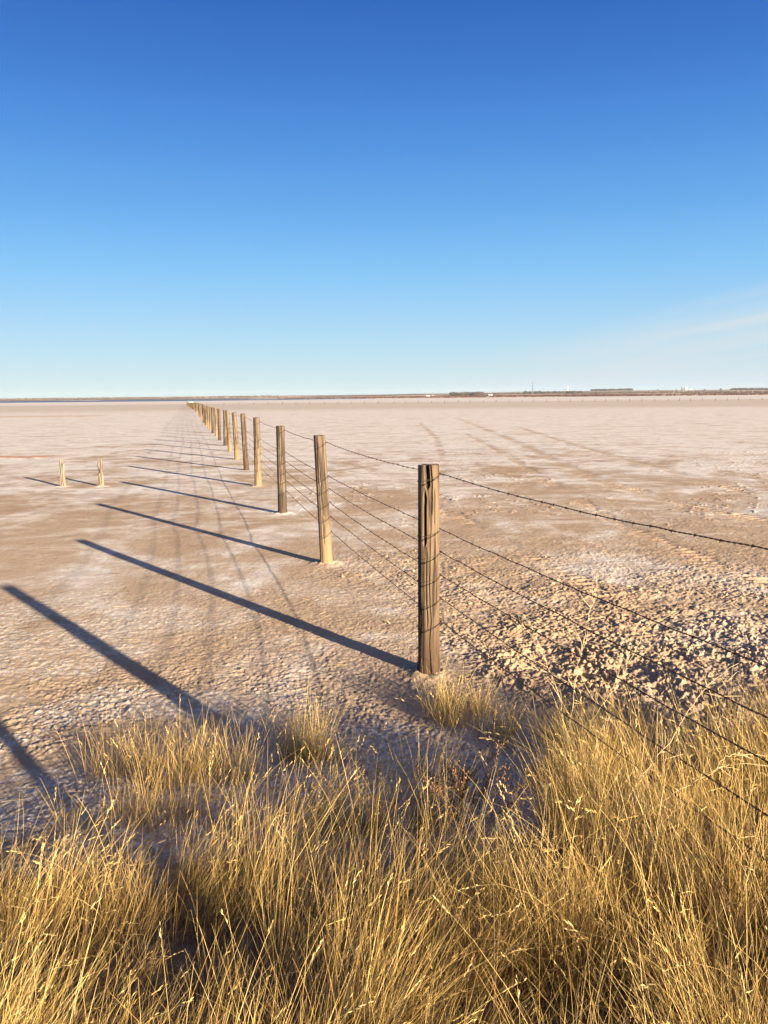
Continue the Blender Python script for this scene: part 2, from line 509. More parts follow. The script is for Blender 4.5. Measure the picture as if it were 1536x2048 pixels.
def ground_mat():
    t = NT('lake_bed')
    sx = t.n.new('ShaderNodeSeparateXYZ'); t.l.new(t.co, sx.inputs[0])
    X, Y = sx.outputs['X'], sx.outputs['Y']
    flat = t.scale(t.co, 1, 1, 0.0)
    big = t.noise(0.16, 6, 0.62, 0.6, flat)
    big2 = t.noise(0.55, 7, 0.65, 0.8, t.scale(flat, 1, 0.7, 1))
    mid = t.noise(2.6, 5, 0.65, 0.3, flat)
    fine = t.noise(22, 5, 0.7, 0, flat)
    grit = t.noise(120, 3, 0.7, 0, flat)
    sand = t.mix(t.map(big2, 0.35, 0.65), (0.345, 0.245, 0.165), (0.46, 0.36, 0.265))
    sand = t.mix(t.map(mid, 0.35, 0.7), sand, (0.44, 0.33, 0.215))
    # pale dried crust, taking over with distance
    pale = t.mix(t.map(mid, 0.3, 0.7), (0.54, 0.485, 0.425), (0.68, 0.635, 0.575))
    dist = t.math('ADD', Y, t.math('MULTIPLY', t.math('SUBTRACT', big, 0.5), 40.0))
    pfac = t.map(dist, -6.0, 46.0, 0.0, 1.0)
    pm = t.math('ADD', t.math('MULTIPLY', big2, 0.7), t.math('MULTIPLY', mid, 0.3))
    pfac2 = t.map(t.math('ADD', pm, t.math('MULTIPLY', t.math('SUBTRACT', pfac, 0.5), 0.32)), 0.385, 0.57)
    c = t.mix(pfac2, sand, pale)
    # damp brown streak patches out on the flat
    st = t.noise(0.30, 6, 0.7, 1.0, t.scale(flat, 0.45, 1, 1))
    damp = t.math('MULTIPLY', t.map(st, 0.56, 0.68), t.map(Y, 9, 16))
    damp = t.math('MULTIPLY', damp, t.map(Y, 80, 45))
    c = t.mix(t.math('MULTIPLY', damp, 0.75), c, (0.33, 0.225, 0.145))
    # broad belts of the lake bed
    yb = t.math('ADD', Y, t.math('MULTIPLY', t.math('SUBTRACT', t.noise(0.02, 4, 0.6, 0, t.scale(flat, 0.25, 1, 1)), 0.5), 120.0))
    belt = t.math('MULTIPLY', t.map(yb, 100, 170), t.map(yb, 470, 380))
    c = t.mix(t.math('MULTIPLY', belt, 0.6), c, (0.40, 0.33, 0.25))
    c = t.mix(t.map(yb, 400, 470), c, (0.60, 0.56, 0.51))
    c = t.mix(t.math('MULTIPLY', t.at('rough'), 0.5), c, (0.34, 0.235, 0.145))
    # wind-streaked mottling, flakes of crust and dark specks out on the flat
    fl = t.noise(1.3, 8, 0.78, 0.6, t.scale(flat, 0.5, 1, 1))
    away = t.map(Y, 7, 13)
    c = t.mix(t.math('MULTIPLY', t.math('MULTIPLY', t.map(fl, 0.50, 0.60), 0.55), away), c, (0.33, 0.235, 0.155))
    c = t.mix(t.math('MULTIPLY', t.math('MULTIPLY', t.map(fl, 0.45, 0.38), 0.6), away), c, (0.66, 0.59, 0.50))
    fk = t.noise(5.0, 5, 0.7, 0.2, t.scale(flat, 0.6, 1, 1))
    c = t.mix(t.math('MULTIPLY', t.math('MULTIPLY', t.map(fk, 0.62, 0.68), 0.7), t.map(Y, 60, 20)), c, (0.23, 0.15, 0.095))
    c = t.mix(t.math('MULTIPLY', t.math('MULTIPLY', t.map(t.noise(3.0, 4, 0.7, 0.2, flat), 0.62, 0.68), 0.6), away), c, (0.50, 0.36, 0.22))
    # near relief colours
    c = t.mix(t.math('MULTIPLY', t.at('clod'), 0.55), c, (0.46, 0.31, 0.165))
    c = t.mix(t.math('MULTIPLY', t.at('track'), 0.65), c, (0.36, 0.255, 0.165))
    saltn = t.math('MULTIPLY', t.at('salt'), t.map(t.math('ADD', fine, t.math('MULTIPLY', t.at('clod'), 0.14)), 0.44, 0.58))
    c = t.mix(t.math('MULTIPLY', saltn, 0.8), c, (0.60, 0.535, 0.45))
    # red clay ridges lying on the flat
    def ridge(x0, x1, y0, w):
        a = t.math('MULTIPLY', t.map(X, x0, x0 + 1.5), t.map(X, x1 + 0.3, x1 - 0.8))
        d = t.math('ABSOLUTE', t.math('SUBTRACT', t.math('ADD', Y, t.math('MULTIPLY', t.math('SUBTRACT', fl, 0.5), w * 5)), y0))
        return t.math('MULTIPLY', a, t.map(d, w, w * 0.4))
    c = t.mix(t.math('MULTIPLY', ridge(-17, -10, 26.0, 0.9), 0.8), c, (0.42, 0.21, 0.11))
    c = t.mix(t.math('MULTIPLY', ridge(-48, -32, 95.0, 6.0), 0.6), c, (0.50, 0.29, 0.17))
    # speckle
    c = t.mix(t.math('MULTIPLY', t.map(grit, 0.56, 0.72), 0.35), c, (0.24, 0.165, 0.115))
    c = t.mix(t.math('MULTIPLY', t.map(fine, 0.62, 0.74), 0.35), c, (0.27, 0.18, 0.12))
    # straw litter and humus under the grass, darkened further for shade between the blades
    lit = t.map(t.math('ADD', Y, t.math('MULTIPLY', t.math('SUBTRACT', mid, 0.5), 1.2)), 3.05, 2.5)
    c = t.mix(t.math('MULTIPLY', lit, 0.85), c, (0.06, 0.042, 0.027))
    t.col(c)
    t.b.inputs['Roughness'].default_value = 0.95
    t.b.inputs['Specular IOR Level'].default_value = 0.1
    bh = t.math('ADD', t.math('MULTIPLY', fine, 0.6), t.math('MULTIPLY', t.noise(70, 4, 0.7, 0, flat), 0.35))
    t.bump(t.math('ADD', bh, t.math('MULTIPLY', t.noise(5, 6, 0.7, 0, flat), 1.2)), 0.55, 0.014)
    return t.m


GM = ground_mat()
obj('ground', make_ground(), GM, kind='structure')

# ------------------------------------------------------------------ loose clods of broken crust
def ico_variants(n, sub=2):
    import bmesh
    out_ = []
    for s in range(n):
        bm = bmesh.new()
        bmesh.ops.create_icosphere(bm, subdivisions=sub, radius=1)
        v = np.array([p.co[:] for p in bm.verts]); f = np.array([[q.index for q in p.verts] for p in bm.faces])
        bm.free()
        g = np.random.default_rng(s + 50)
        dirs = g.normal(size=(9, 3)); dirs /= np.linalg.norm(dirs, axis=1, keepdims=True)
        offs = g.uniform(0.45, 0.95, 9)
        r = np.min(np.where(v @ dirs.T > 0.05, offs / np.maximum(v @ dirs.T, 0.05), 9), axis=1)
        r = np.minimum(r, 1.1) * (1 + 0.22 * (vn(v[:, 0] * 4 + s, v[:, 1] * 4 + v[:, 2] * 3, s) - 0.5))
        v = v * r[:, None] * np.array([1, 0.8, 0.55])
        out_.append((v, f))
    return out_


def make_clods():
    vs = ico_variants(8, 2)
    g = np.random.default_rng(5)
    N = 26000
    x = g.uniform(-3.5, 6.5, N); y = 3.2 + g.uniform(0, 1, N) ** 1.3 * 9
    r = zones(x, y); side = fence_side(x, y)
    heap = fbm(x * 2.6, y * 2.6, 51, 3)
    p = r * sm(0.35, 0.62, heap) * np.where(side > 0, 1.0, 0.25) * sm(10.5, 6.0, y)
    keep = g.uniform(0, 1, N) < p * 0.45
    x = x[keep]; y = y[keep]; side = side[keep]
    h = detail_z(x, y)
    z = base_z(x, y) + h[0]
    size = (0.005 + 0.017 * g.uniform(0, 1, len(x)) ** 3) * np.where(side > 0, 1.1, 0.7)
    V = []; F = []; T = []; n = 0
    for k in range(len(x)):
        v, f = vs[g.integers(8)]
        a, b = g.uniform(0, 6.28), g.uniform(-0.7, 0.7)
        R = np.array([[math.cos(a), -math.sin(a), 0], [math.sin(a), math.cos(a), 0], [0, 0, 1]]) @ \
            np.array([[math.cos(b), 0, math.sin(b)], [0, 1, 0], [-math.sin(b), 0, math.cos(b)]])
        V.append(v @ R.T * size[k] + np.array([x[k], y[k], z[k] + size[k] * 0.25])); F.append(f + n); n += len(v)
        T.append(np.full(len(v), h[2][k] * 0.8 + 0.2 * g.uniform()))
    me = mesh_np('salt_clods', np.vstack(V), np.vstack(F), False)
    attr(me, 'salt', np.concatenate(T))
    t = NT('clod_crust')
    fine = t.noise(45, 5, 0.7)
    c = t.mix(t.map(fine, 0.35, 0.65), (0.34, 0.225, 0.13), (0.50, 0.36, 0.22))
    c = t.mix(t.map(t.math('ADD', t.at('salt'), t.math('MULTIPLY', t.noise(18, 4, 0.7), 0.9)), 0.85, 1.10), c, (0.58, 0.50, 0.40))
    t.col(c); t.bump(fine, 0.6, 0.006)
    obj('crust_clods', me, t.m, kind='stuff', label='loose broken clods of salty mud crust lying right of the fence', category='clods')


make_clods()

# ------------------------------------------------------------------ far country
NOISE_Y = 0


def far_profile(az):
    """height of the skyline ridge by bearing (radians)"""
    a = np.degrees(az)
    pts = np.array([[-60, 22], [-25, 22], [-18, 25], [-12, 27], [-3, 27], [0, 28], [3, 33], [6, 36], [10, 41], [14, 42], [20, 42], [25, 38], [60, 30]], float)
    return np.interp(a, pts[:, 0], pts[:, 1]) + 2.5 * (fbm(a * 0.5, a * 0 + 3.3, 7, 3) - 0.5)


def shore_r(az):
    """distance at which the lake bed ends and land begins"""
    a = np.degrees(az)
    return np.interp(a, [-60, -14, -8, -1, 4, 12, 25, 60], [5200, 5000, 4300, 3100, 2750, 2900, 3300, 3300])


def hill_z(az, r):
    s = shore_r(az)
    ridge = np.maximum(7000, s + 1800)
    t = np.clip((r - s) / (ridge - s), 0, 1)
    p = far_profile(az) + 0.6
    z = -0.75 + p * (0.10 * sm(0, 0.05, t) + 0.55 * t ** 1.1 + 0.35 * sm(0.3, 1.0, t))
    z = z - 90 * np.clip((r - ridge) / 9000, 0, 1)
    a = np.degrees(az)
    z = z + sm(0.1, 0.4, t) * sm(1.0, 0.9, t) * 3.0 * (fbm(a * 0.9, r * 0.0011, 12, 3) - 0.5)
    return z


az_ = np.radians(np.linspace(-58, 58, 520)); t_ = np.linspace(0, 1, 60)
A, T = np.meshgrid(az_, t_, indexing='xy')
S_ = shore_r(A)
Rr = S_ + T ** 1.4 * (12000 - S_)
V = np.stack([Rr * np.sin(A), Rr * np.cos(A), hill_z(A, Rr)], -1).reshape(-1, 3)
na = len(az_)
i = np.arange(len(t_) - 1)[:, None] * na; j = np.arange(na - 1)[None]
me = mesh_np('hills', V, np.stack([i + j, i + j + 1, i + na + j + 1, i + na + j], -1).reshape(-1, 4), True)
t = NT('farmland')
n1 = t.noise(0.0016, 4, 0.5, 0.5, t.scale(t.co, 0.7, 0.6, 0))
n2 = t.noise(0.006, 5, 0.65, 0.5, t.scale(t.co, 1, 0.3, 0))
c = t.mix(t.map(n1, 0.47, 0.53), (0.13, 0.085, 0.06), (0.42, 0.32, 0.22))
c = t.mix(t.map(n2, 0.52, 0.64), c, (0.12, 0.09, 0.065))
t.col(c)
obj('hills', me, t.m, kind='structure')

# lake water on the left, before the far shore
wa = np.radians(np.linspace(-58, -0.5, 120))
rin = np.interp(np.degrees(wa), [-60, -14, -6, -1.5, -0.5], [1150, 1250, 1500, 2100, 2440])
rout = shore_r(wa) + 60
V = np.concatenate([np.stack([rin * np.sin(wa), rin * np.cos(wa), np.full(120, -0.5)], 1),
                    np.stack([rout * np.sin(wa), rout * np.cos(wa), np.full(120, -0.5)], 1)])
k = np.arange(119)
me = mesh_np('water', V, np.stack([k, k + 1, k + 121, k + 120], 1))
t = NT('lake_water')
t.col((0.035, 0.06, 0.13))
t.b.inputs['Roughness'].default_value = 0.35
t.b.inputs['Specular IOR Level'].default_value = 0.5
t.bump(t.noise(0.25, 3, 0.6, 0, t.scale(t.co, 1, 0.5, 1)), 1.0, 0.8)
obj('water', me, t.m, kind='structure')


def leaf_mat(name, a, b):
    t = NT(name)
    t.col(t.mix(t.at('tint'), a, b))
    return t.m


LEAF_DARK = leaf_mat('bare_dark_trees', (0.045, 0.045, 0.035), (0.10, 0.085, 0.06))
LEAF_RED = leaf_mat('red_brown_scrub', (0.07, 0.032, 0.022), (0.15, 0.075, 0.048))
LEAF_GREY = leaf_mat('grey_brown_wood', (0.07, 0.06, 0.055), (0.14, 0.11, 0.09))


def add_tree(mb, x, y, z, h, wd, g, n=46, trunk=True, conic=False):
    if trunk:
        mb.tube([[x, y, z - 0.3], [x + 0.03 * h, y, z + 0.35 * h], [x, y, z + 0.7 * h]], [0.05 * h, 0.035 * h, 0.012 * h], 4, False, 0.0)
    d = g.normal(size=(n, 3)); d /= np.linalg.norm(d, axis=1, keepdims=True)
    rr = g.uniform(0.35, 1.0, n) ** 0.5
    lump = 0.75 + 0.5 * g.uniform(size=6)
    rr = rr * lump[(np.arctan2(d[:, 1], d[:, 0]) * 3 / np.pi + 3).astype(int) % 6]
    c = d * rr[:, None] * np.array([wd, wd, h * 0.38]) + np.array([x, y, z + h * 0.60])
    if conic:
        fz = np.clip((c[:, 2] - z) / h, 0, 1)
        c[:, 0] = x + (c[:, 0] - x) * (1.15 - fz); c[:, 1] = y + (c[:, 1] - y) * (1.15 - fz)
    u = g.normal(size=(n, 3)); v = g.normal(size=(n, 3))
    s = wd * g.uniform(0.18, 0.38, n)
    u *= (s / np.linalg.norm(u, axis=1))[:, None]; v *= (s / np.linalg.norm(v, axis=1))[:, None]
    q = np.stack([c - u, c - v, c + u, c + v], 1).reshape(-1, 3)
    f = np.arange(4 * n).reshape(n, 4)
    mb.add(q, f, None)
    mb.at[-1] = np.repeat(g.uniform(0, 1, n), 4)


def px_az(px):
    return math.atan((px - 768) / F_PX)


def belt(name, px0, px1, r, h, count, mat, label, seed, depth=120, gap=0.0, wr=0.55):
    """a far-off belt of trees between two bearings"""
    g = np.random.default_rng(seed)
    mb = MB()
    for q in range(count):
        a = px_az(g.uniform(px0, px1))
        if gap and vn(np.array([math.degrees(a) * 3.0]), np.array([0.5]), seed)[0] < gap:
            continue
        rr = (r if r else float(shore_r(np.array([a]))[0]) + 160) + g.uniform(-depth, depth)
        x, y = rr * math.sin(a), rr * math.cos(a)
        z = float(hill_z(np.array([a]), np.array([rr]))[0])
        hh = h * g.uniform(0.6, 1.15)
        add_tree(mb, x, y, z, hh, hh * wr * g.uniform(0.8, 1.3), g, 34, trunk=g.uniform() < 0.5)
    return obj(name, mb.mesh(name), mat, kind='stuff', label=label, category='trees')


belt('tree_belt', 1180, 1262, 6600, 15, 150, LEAF_DARK, 'dark tree belt standing on the skyline left of the white grain elevator', 1)
belt('tree_belt', 1456, 1545, 6300, 14, 120, LEAF_DARK, 'dark wood on the skyline at the far right edge', 2)
belt('tree_belt', 902, 965, 4300, 16, 150, LEAF_DARK, 'dense dark wood left of the lattice mast', 3, 260)
belt('tree_belt', 965, 1050, 4700, 9, 90, LEAF_GREY, 'thin grey wood just left of the lattice mast', 4, 260, 0.3)
belt('tree_belt', 1045, 1160, 4900, 14, 150, LEAF_DARK, 'tree belt from the lattice mast to the white tower', 5, 260, 0.2)
belt('tree_belt', 540, 700, 5200, 8, 110, LEAF_GREY, 'low grey-brown wood beyond the lake, left of centre', 6, 300, 0.35)
belt('tree_belt', 700, 800, 4300, 8, 80, LEAF_GREY, 'scattered grey wood left of the white farmhouse', 7, 300, 0.3)
belt('tree_belt', 1250, 1440, 4600, 10, 220, LEAF_GREY, 'long grey-brown wood below the grain elevator', 8, 260, 0.25)
belt('tree_belt', 1136, 1250, 4300, 9, 110, LEAF_GREY, 'grey scrub wood below the skyline tree belt', 9, 200, 0.3)
belt('tree_belt', 1430, 1550, 4200, 10, 120, LEAF_GREY, 'grey-brown wood low on the slope at the far right', 10, 260, 0.25)
belt('tree_belt', -20, 560, 5600, 11, 620, LEAF_GREY, 'long grey-purple scrub belt on the far shore beyond the blue lake', 11, 420, 0.15)
belt('shore_scrub', 560, 1560, None, 2.6, 1800, LEAF_RED, 'red-brown scrub strip along the far edge of the lake bed', 12, 150, 0.0, 1.5)

# ------------------------------------------------------------------ far buildings and mast
def plain(name, colr, rough=0.7, var=0.12, sc_=3.0, metal=0.0):
    t = NT(name)
    n = t.noise(sc_, 4, 0.6)
    t.col(t.mix(t.map(n, 0.3, 0.7), tuple(v * (1 - var) for v in colr), colr))
    t.b.inputs['Roughness'].default_value = rough
    t.b.inputs['Metallic'].default_value = metal
    return t.m


WHITE = plain('white_paint', (0.60, 0.59, 0.57), 0.6, 0.08, 0.3)
ROOFM = plain('grey_roofing', (0.26, 0.25, 0.25), 0.7, 0.2, 0.3)
GLASSD = plain('dark_window', (0.04, 0.045, 0.05), 0.2, 0.1, 1)
STEEL = plain('mast_steel', (0.16, 0.17, 0.19), 0.6, 0.2, 0.5)
DARKS = plain('dark_silo_steel', (0.07, 0.075, 0.08), 0.6, 0.2, 0.5)


def far_loc(px, r):
    a = px_az(px)
    return (r * math.sin(a), r * math.cos(a), float(hill_z(np.array([a]), np.array([float(r)]))[0]) - 0.2), -a


def barn(name, px, r, L, W, Hh, label, cat='farm building', sink=0.0):
    loc, rz = far_loc(px, r)
    t0 = thing(name, (loc[0], loc[1], loc[2] + sink), label, cat, group='white farm buildings beyond the lake bed')
    t0.rotation_euler = (0, 0, rz)
    m = MB(); m.box((0, 0, Hh / 2), (L, W, Hh))
    g = Hh + W * 0.28
    m.add([[-L / 2, -W / 2, Hh], [-L / 2, W / 2, Hh], [-L / 2, 0, g], [-L / 2, 0, g]], [[0, 1, 2, 3]])
    m.add([[L / 2, -W / 2, Hh], [L / 2, W / 2, Hh], [L / 2, 0, g], [L / 2, 0, g]], [[0, 1, 2, 3]])
    obj('wall', m.mesh('wall'), WHITE, t0)
    m = MB()
    e = 0.5
    for s in (-1, 1):
        m.add([[-L / 2 - e, s * (W / 2 + e), Hh - 0.2], [L / 2 + e, s * (W / 2 + e), Hh - 0.2], [L / 2 + e, 0, g + 0.15], [-L / 2 - e, 0, g + 0.15]], [[0, 1, 2, 3]])
        m.add([[-L / 2 - e, s * (W / 2 + e), Hh + 0.1], [L / 2 + e, s * (W / 2 + e), Hh + 0.1], [L / 2 + e, 0, g + 0.45], [-L / 2 - e, 0, g + 0.45]], [[0, 1, 2, 3]])
    obj('roof', m.mesh('roof'), WHITE if 'long' in label else ROOFM, t0)
    m = MB(); m.box((0, -W / 2 - 0.05, 1.5), (2.6, 0.12, 3.0))
    obj('door', m.mesh('door'), GLASSD, t0)
    for xx in (-0.3 * L, 0.3 * L):
        m = MB(); m.box((xx, -W / 2 - 0.05, Hh * 0.55), (1.6, 0.12, 1.4))
        obj('window', m.mesh('window'), GLASSD, t0)
    return t0


barn('farmhouse', 857, 3300, 15, 9, 4.6, 'white farmhouse among brush left of the dark wood')
barn('farm_shed', 867, 3310, 8, 7, 3.6, 'small white shed just right of the white farmhouse')
barn('barn', 981, 3600, 18, 8, 3.6, 'long low white barn below the thin grey wood')
barn('farm_shed', 1378, 6500, 14, 10, 10, 'low white shed right of the white grain elevator')


def cyl_thing(name, px, r, rad, h, mat, label, cat, cone=True, **kw):
    loc, rz = far_loc(px, r)
    t0 = thing(name, loc, label, cat, **kw)
    m = MB(); m.tube([[0, 0, 0], [0, 0, h]], rad, 20)
    for q in range(1, 6):
        m.tube([[0, 0, h * q / 6], [0, 0, h * q / 6 + 0.25]], rad * 1.02, 20)
    obj('drum', m.mesh('drum'), mat, t0)
    m = MB(); m.tube([[0, 0, h], [0, 0, h + rad * 0.5], [0, 0, h + rad * 0.7]], [rad * 1.04, rad * 0.3, rad * 0.1], 20)
    obj('roof', m.mesh('roof'), mat, t0)
    return t0


cyl_thing('grain_silo', 1360, 6450, 4.5, 17, DARKS, 'dark cylindrical silo on the skyline, the left one of two', 'silo', group='dark silos beside the elevator')
cyl_thing('grain_silo', 1364.6, 6450, 4.5, 16, DARKS, 'dark cylindrical silo touching the left side of the white elevator', 'silo', group='dark silos beside the elevator')
# white grain elevator
loc, rz = far_loc(1368, 6460)
t0 = thing('grain_elevator', loc, 'white grain elevator standing on the right-hand skyline', 'grain elevator')
t0.rotation_euler = (0, 0, rz)
m = MB()
for xx in (-6, 0, 6):
    m.tube([[xx, 0, 0], [xx, 0, 17 if xx > -6 else 20]], 3.4, 16)
obj('drum', m.mesh('drum'), WHITE, t0)
m = MB(); m.box((-5, 0, 22.5), (6, 5, 6)); m.box((1, 0, 18.5), (15, 4, 2.5))
obj('head_house', m.mesh('head_house'), WHITE, t0)
# white tower
loc, rz = far_loc(1133.5, 5400)
t0 = thing('grain_elevator', loc, 'tall slim white tower at the right end of the tree belt', 'tower')
m = MB(); m.tube([[0, 0, 0], [0, 0, 31]], 3.4, 18)
obj('shaft', m.mesh('shaft'), WHITE, t0)
m = MB(); m.box((0, 0, 33), (6, 6, 5))
obj('head_house', m.mesh('head_house'), WHITE, t0)
# lattice mast
loc, rz = far_loc(1064, 4600)
t0 = thing('lattice_mast', loc, 'tall tapering lattice mast rising above the skyline trees', 'mast')
m = MB()
HM = 67.0
def leg_xy(k, z):
    wv = 4.0 * (1 - z / HM) + 0.9
    return np.array([wv * (1 if k in (0, 3) else -1), wv * (1 if k < 2 else -1), z])
for k in range(4):
    ml = MB(); ml.tube([leg_xy(k, 0), leg_xy(k, HM)], [0.5, 0.32], 5)
    obj('leg', ml.mesh('leg'), STEEL, t0)
zs = np.linspace(0, HM, 15)
for a, b in zip(zs[:-1], zs[1:]):
    for k in range(4):
        k2 = (k + 1) % 4
        m.tube([leg_xy(k, a), leg_xy(k2, b)], 0.2, 4); m.tube([leg_xy(k2, a), leg_xy(k, b)], 0.2, 4)
        m.tube([leg_xy(k, b), leg_xy(k2, b)], 0.2, 4)
obj('bracing', m.mesh('bracing'), STEEL, t0)
m = MB(); m.tube([[0, 0, HM], [0, 0, HM + 5]], 0.15, 5)
obj('antenna', m.mesh('antenna'), STEEL, t0)

# a few single trees on the skyline
for px, r, hh, lab in ((1437, 6300, 12, 'small dark tree alone on the skyline right of the elevator'),
                       (1405, 6400, 10, 'low round tree on the skyline just right of the white shed'),
                       (1312, 6500, 9, 'small tree on the skyline left of the silos'),
                       (1349, 6500, 13, 'thin upright tree on the skyline beside the dark silos')):
    loc, rz = far_loc(px, r)
    t0 = thing('tree', loc, lab, 'tree')
    g = np.random.default_rng(int(px)); mb = MB()
    mb.tube([[0, 0, 0], [0, 0, hh * 0.6]], [0.5, 0.2], 5)
    obj('trunk', mb.mesh('trunk'), LEAF_DARK, t0)
    mb = MB(); add_tree(mb, 0, 0, 0, hh, hh * (0.25 if px == 1349 else 0.7), g, 70, False)
    obj('crown', mb.mesh('crown'), LEAF_DARK, t0)

# ------------------------------------------------------------------ posts
def wood_mat(name, a, b, dark, foot, foot_z0, foot_z1):
    t = NT(name)
    info = t.n.new('ShaderNodeObjectInfo').outputs['Random']
    sx = t.n.new('ShaderNodeSeparateXYZ'); t.l.new(t.co, sx.inputs[0])
    off = t.n.new('ShaderNodeVectorMath'); off.operation = 'ADD'
    cb = t.n.new('ShaderNodeCombineXYZ'); t.l.new(t.math('MULTIPLY', info, 37.0), cb.inputs[2])
    t.l.new(t.co, off.inputs[0]); t.l.new(cb.outputs[0], off.inputs[1])
    co = off.outputs[0]
    grain = t.noise(30, 6, 0.65, 0.3, t.scale(co, 1, 1, 0.045))
    grain2 = t.noise(110, 4, 0.7, 0.2, t.scale(co, 1, 1, 0.03))
    blot = t.noise(4, 5, 0.6, 0.3, t.scale(co, 1.5, 1.5, 0.6))
    c = t.mix(t.map(blot, 0.35, 0.65), a, b)
    c = t.mix(t.map(grain, 0.48, 0.60), c, dark)
    c = t.mix(t.math('MULTIPLY', t.map(grain2, 0.48, 0.7), 0.6), c, dark)
    fz = t.math('ADD', sx.outputs['Z'], t.math('MULTIPLY', t.math('SUBTRACT', blot, 0.5), 0.35))
    fm = t.map(fz, foot_z1, foot_z0)
    c = t.mix(t.math('MULTIPLY', fm, 0.8), c, foot)
    c = t.mix(t.math('MULTIPLY', t.map(t.at('crack'), 0.15, 0.8), 0.75), c, (0.02, 0.015, 0.012))
    t.col(c)
    t.bump(t.math('ADD', t.math('MULTIPLY', grain, 1.0), t.math('MULTIPLY', grain2, 0.5)), 0.7, 0.006)
    t.b.inputs['Roughness'].default_value = 0.85
    return t.m


W_BROWN = wood_mat('weathered_brown_wood', (0.150, 0.103, 0.062), (0.095, 0.062, 0.037), (0.028, 0.019, 0.013), (0.055, 0.030, 0.017), 0.05, 0.5)
W_TAN = wood_mat('weathered_tan_wood', (0.115, 0.087, 0.06), (0.155, 0.115, 0.075), (0.055, 0.037, 0.024), (0.23, 0.15, 0.078), 0.05, 0.75)
W_STAIN = wood_mat('dark_footed_wood', (0.125, 0.095, 0.065), (0.10, 0.073, 0.05), (0.045, 0.03, 0.021), (0.042, 0.03, 0.022), 0.28, 0.36)
W_PALE = wood_mat('bleached_wood', (0.22, 0.19, 0.145), (0.30, 0.255, 0.195), (0.12, 0.09, 0.065), (0.20, 0.14, 0.09), 0.05, 0.25)


def post_mesh(seed, rad, h, na=48, nz=90, grooves=(), taper=0.06, buried=0.12, ragged=0.0, flute=0.05, splinter=None):
    th = np.arange(na) * 2 * np.pi / na
    z = np.linspace(-buried, h, nz)
    TH, Z = np.meshgrid(th, z)
    cx, cy = np.cos(TH), np.sin(TH)
    r = rad * (1 + taper * (0.5 - Z / h)) * np.ones_like(TH)
    r *= 1 + flute * (fbm(cx * 1.6 + 3 + seed, cy * 1.6 + 0.12 * Z + seed, seed, 3) - 0.5) * 2
    r *= 1 + 0.03 * (fbm(cx * 9, cy * 9 + Z * 1.1, seed + 4, 3) - 0.5) * 2
    r += rad * 0.10 * sm(0.12, 0.0, Z)
    C = np.zeros_like(TH)
    for (ang, z0, z1, wd, dp) in grooves:
        zc = (z0 + z1) / 2
        a = ang + 0.10 * (fbm(Z * 5, Z * 0 + seed, seed + 31, 2) - 0.5) * 2 + 0.05 * np.sin(Z * 7 + seed)
        d = np.abs((TH - a + np.pi) % (2 * np.pi) - np.pi)
        ww = wd * sm(z0 - 0.001, z0 + 0.12 * (z1 - z0) + 0.01, Z) * (sm(z1 + 0.001, z1 - 0.12 * (z1 - z0) - 0.01, Z) if z1 < h - 0.01 else 1)
        k = np.clip(1 - d / np.maximum(ww, 1e-4), 0, 1) ** 0.6 * (ww > 1e-3)
        C = np.maximum(C, k); r = r - dp * k
    top = np.ones_like(TH) * 0
    if splinter is not None:
        r = r * (1 + 0.10 * np.sin(TH * 2 + Z * 6 + seed))
        # broken top: height of the wood varies with the angle
        hh = splinter(th)
        Z = -buried + (Z + buried) * ((hh + buried) / (h + buried))[None, :]
    elif ragged:
        top = ragged * (fbm(cx * 2.2 + seed, cy * 2.2, seed + 8, 3) - 0.5) * sm(h - 0.03, h, Z)
    X = r * cx; Y = r * cy; ZZ = Z + top
    V = np.stack([X, Y, ZZ], -1).reshape(-1, 3)
    i = np.arange(nz - 1)[:, None] * na; j = np.arange(na)[None]; j2 = (j + 1) % na
    f = np.stack([i + j, i + j2, i + na + j2, i + na + j], -1).reshape(-1, 4)
    Cv = C.ravel()
    rings = [0.93, 0.7, 0.4, 0.15]
    base = (nz - 1) * na
    for q, s in enumerate(rings):
        if splinter is not None:
            zt = ZZ[-1] * (0.55 + 0.45 * s) - 0.10 * (1 - s) * h
        else:
            zt = ZZ[-1] + (0.003 if s < 0.95 else 0) * (1 - s) + 0.004 * (vn(cx[-1] * s * 6 + seed, cy[-1] * s * 6, seed) - 0.5)
        V = np.vstack([V, np.stack([X[-1] * s, Y[-1] * s, zt], 1)])
        Cv = np.append(Cv, C[-1] * s)
        nb = base + na
        jj = np.arange(na); jj2 = (jj + 1) % na
        f = np.vstack([f, np.stack([base + jj, base + jj2, nb + jj2, nb + jj], 1)])
        base = nb
    V = np.vstack([V, V[base:base + na].mean(0)]); Cv = np.append(Cv, 0)
    jj = np.arange(0, na, 2); c = len(V) - 1
    f = np.vstack([f, np.stack([np.full(len(jj), c), base + jj, base + (jj + 1) % na, base + (jj + 2) % na], 1)])
    me = mesh_np('fence_post', V, f, True)
    attr(me, 'crack', Cv)
    return me


def ang_for(px_, py_, frac):
    """angle on the post (world) of a crack that a viewer in front sees at this fraction of the width"""
    base = math.atan2(-py_, -px_)
    return base + math.asin(2 * frac - 1)


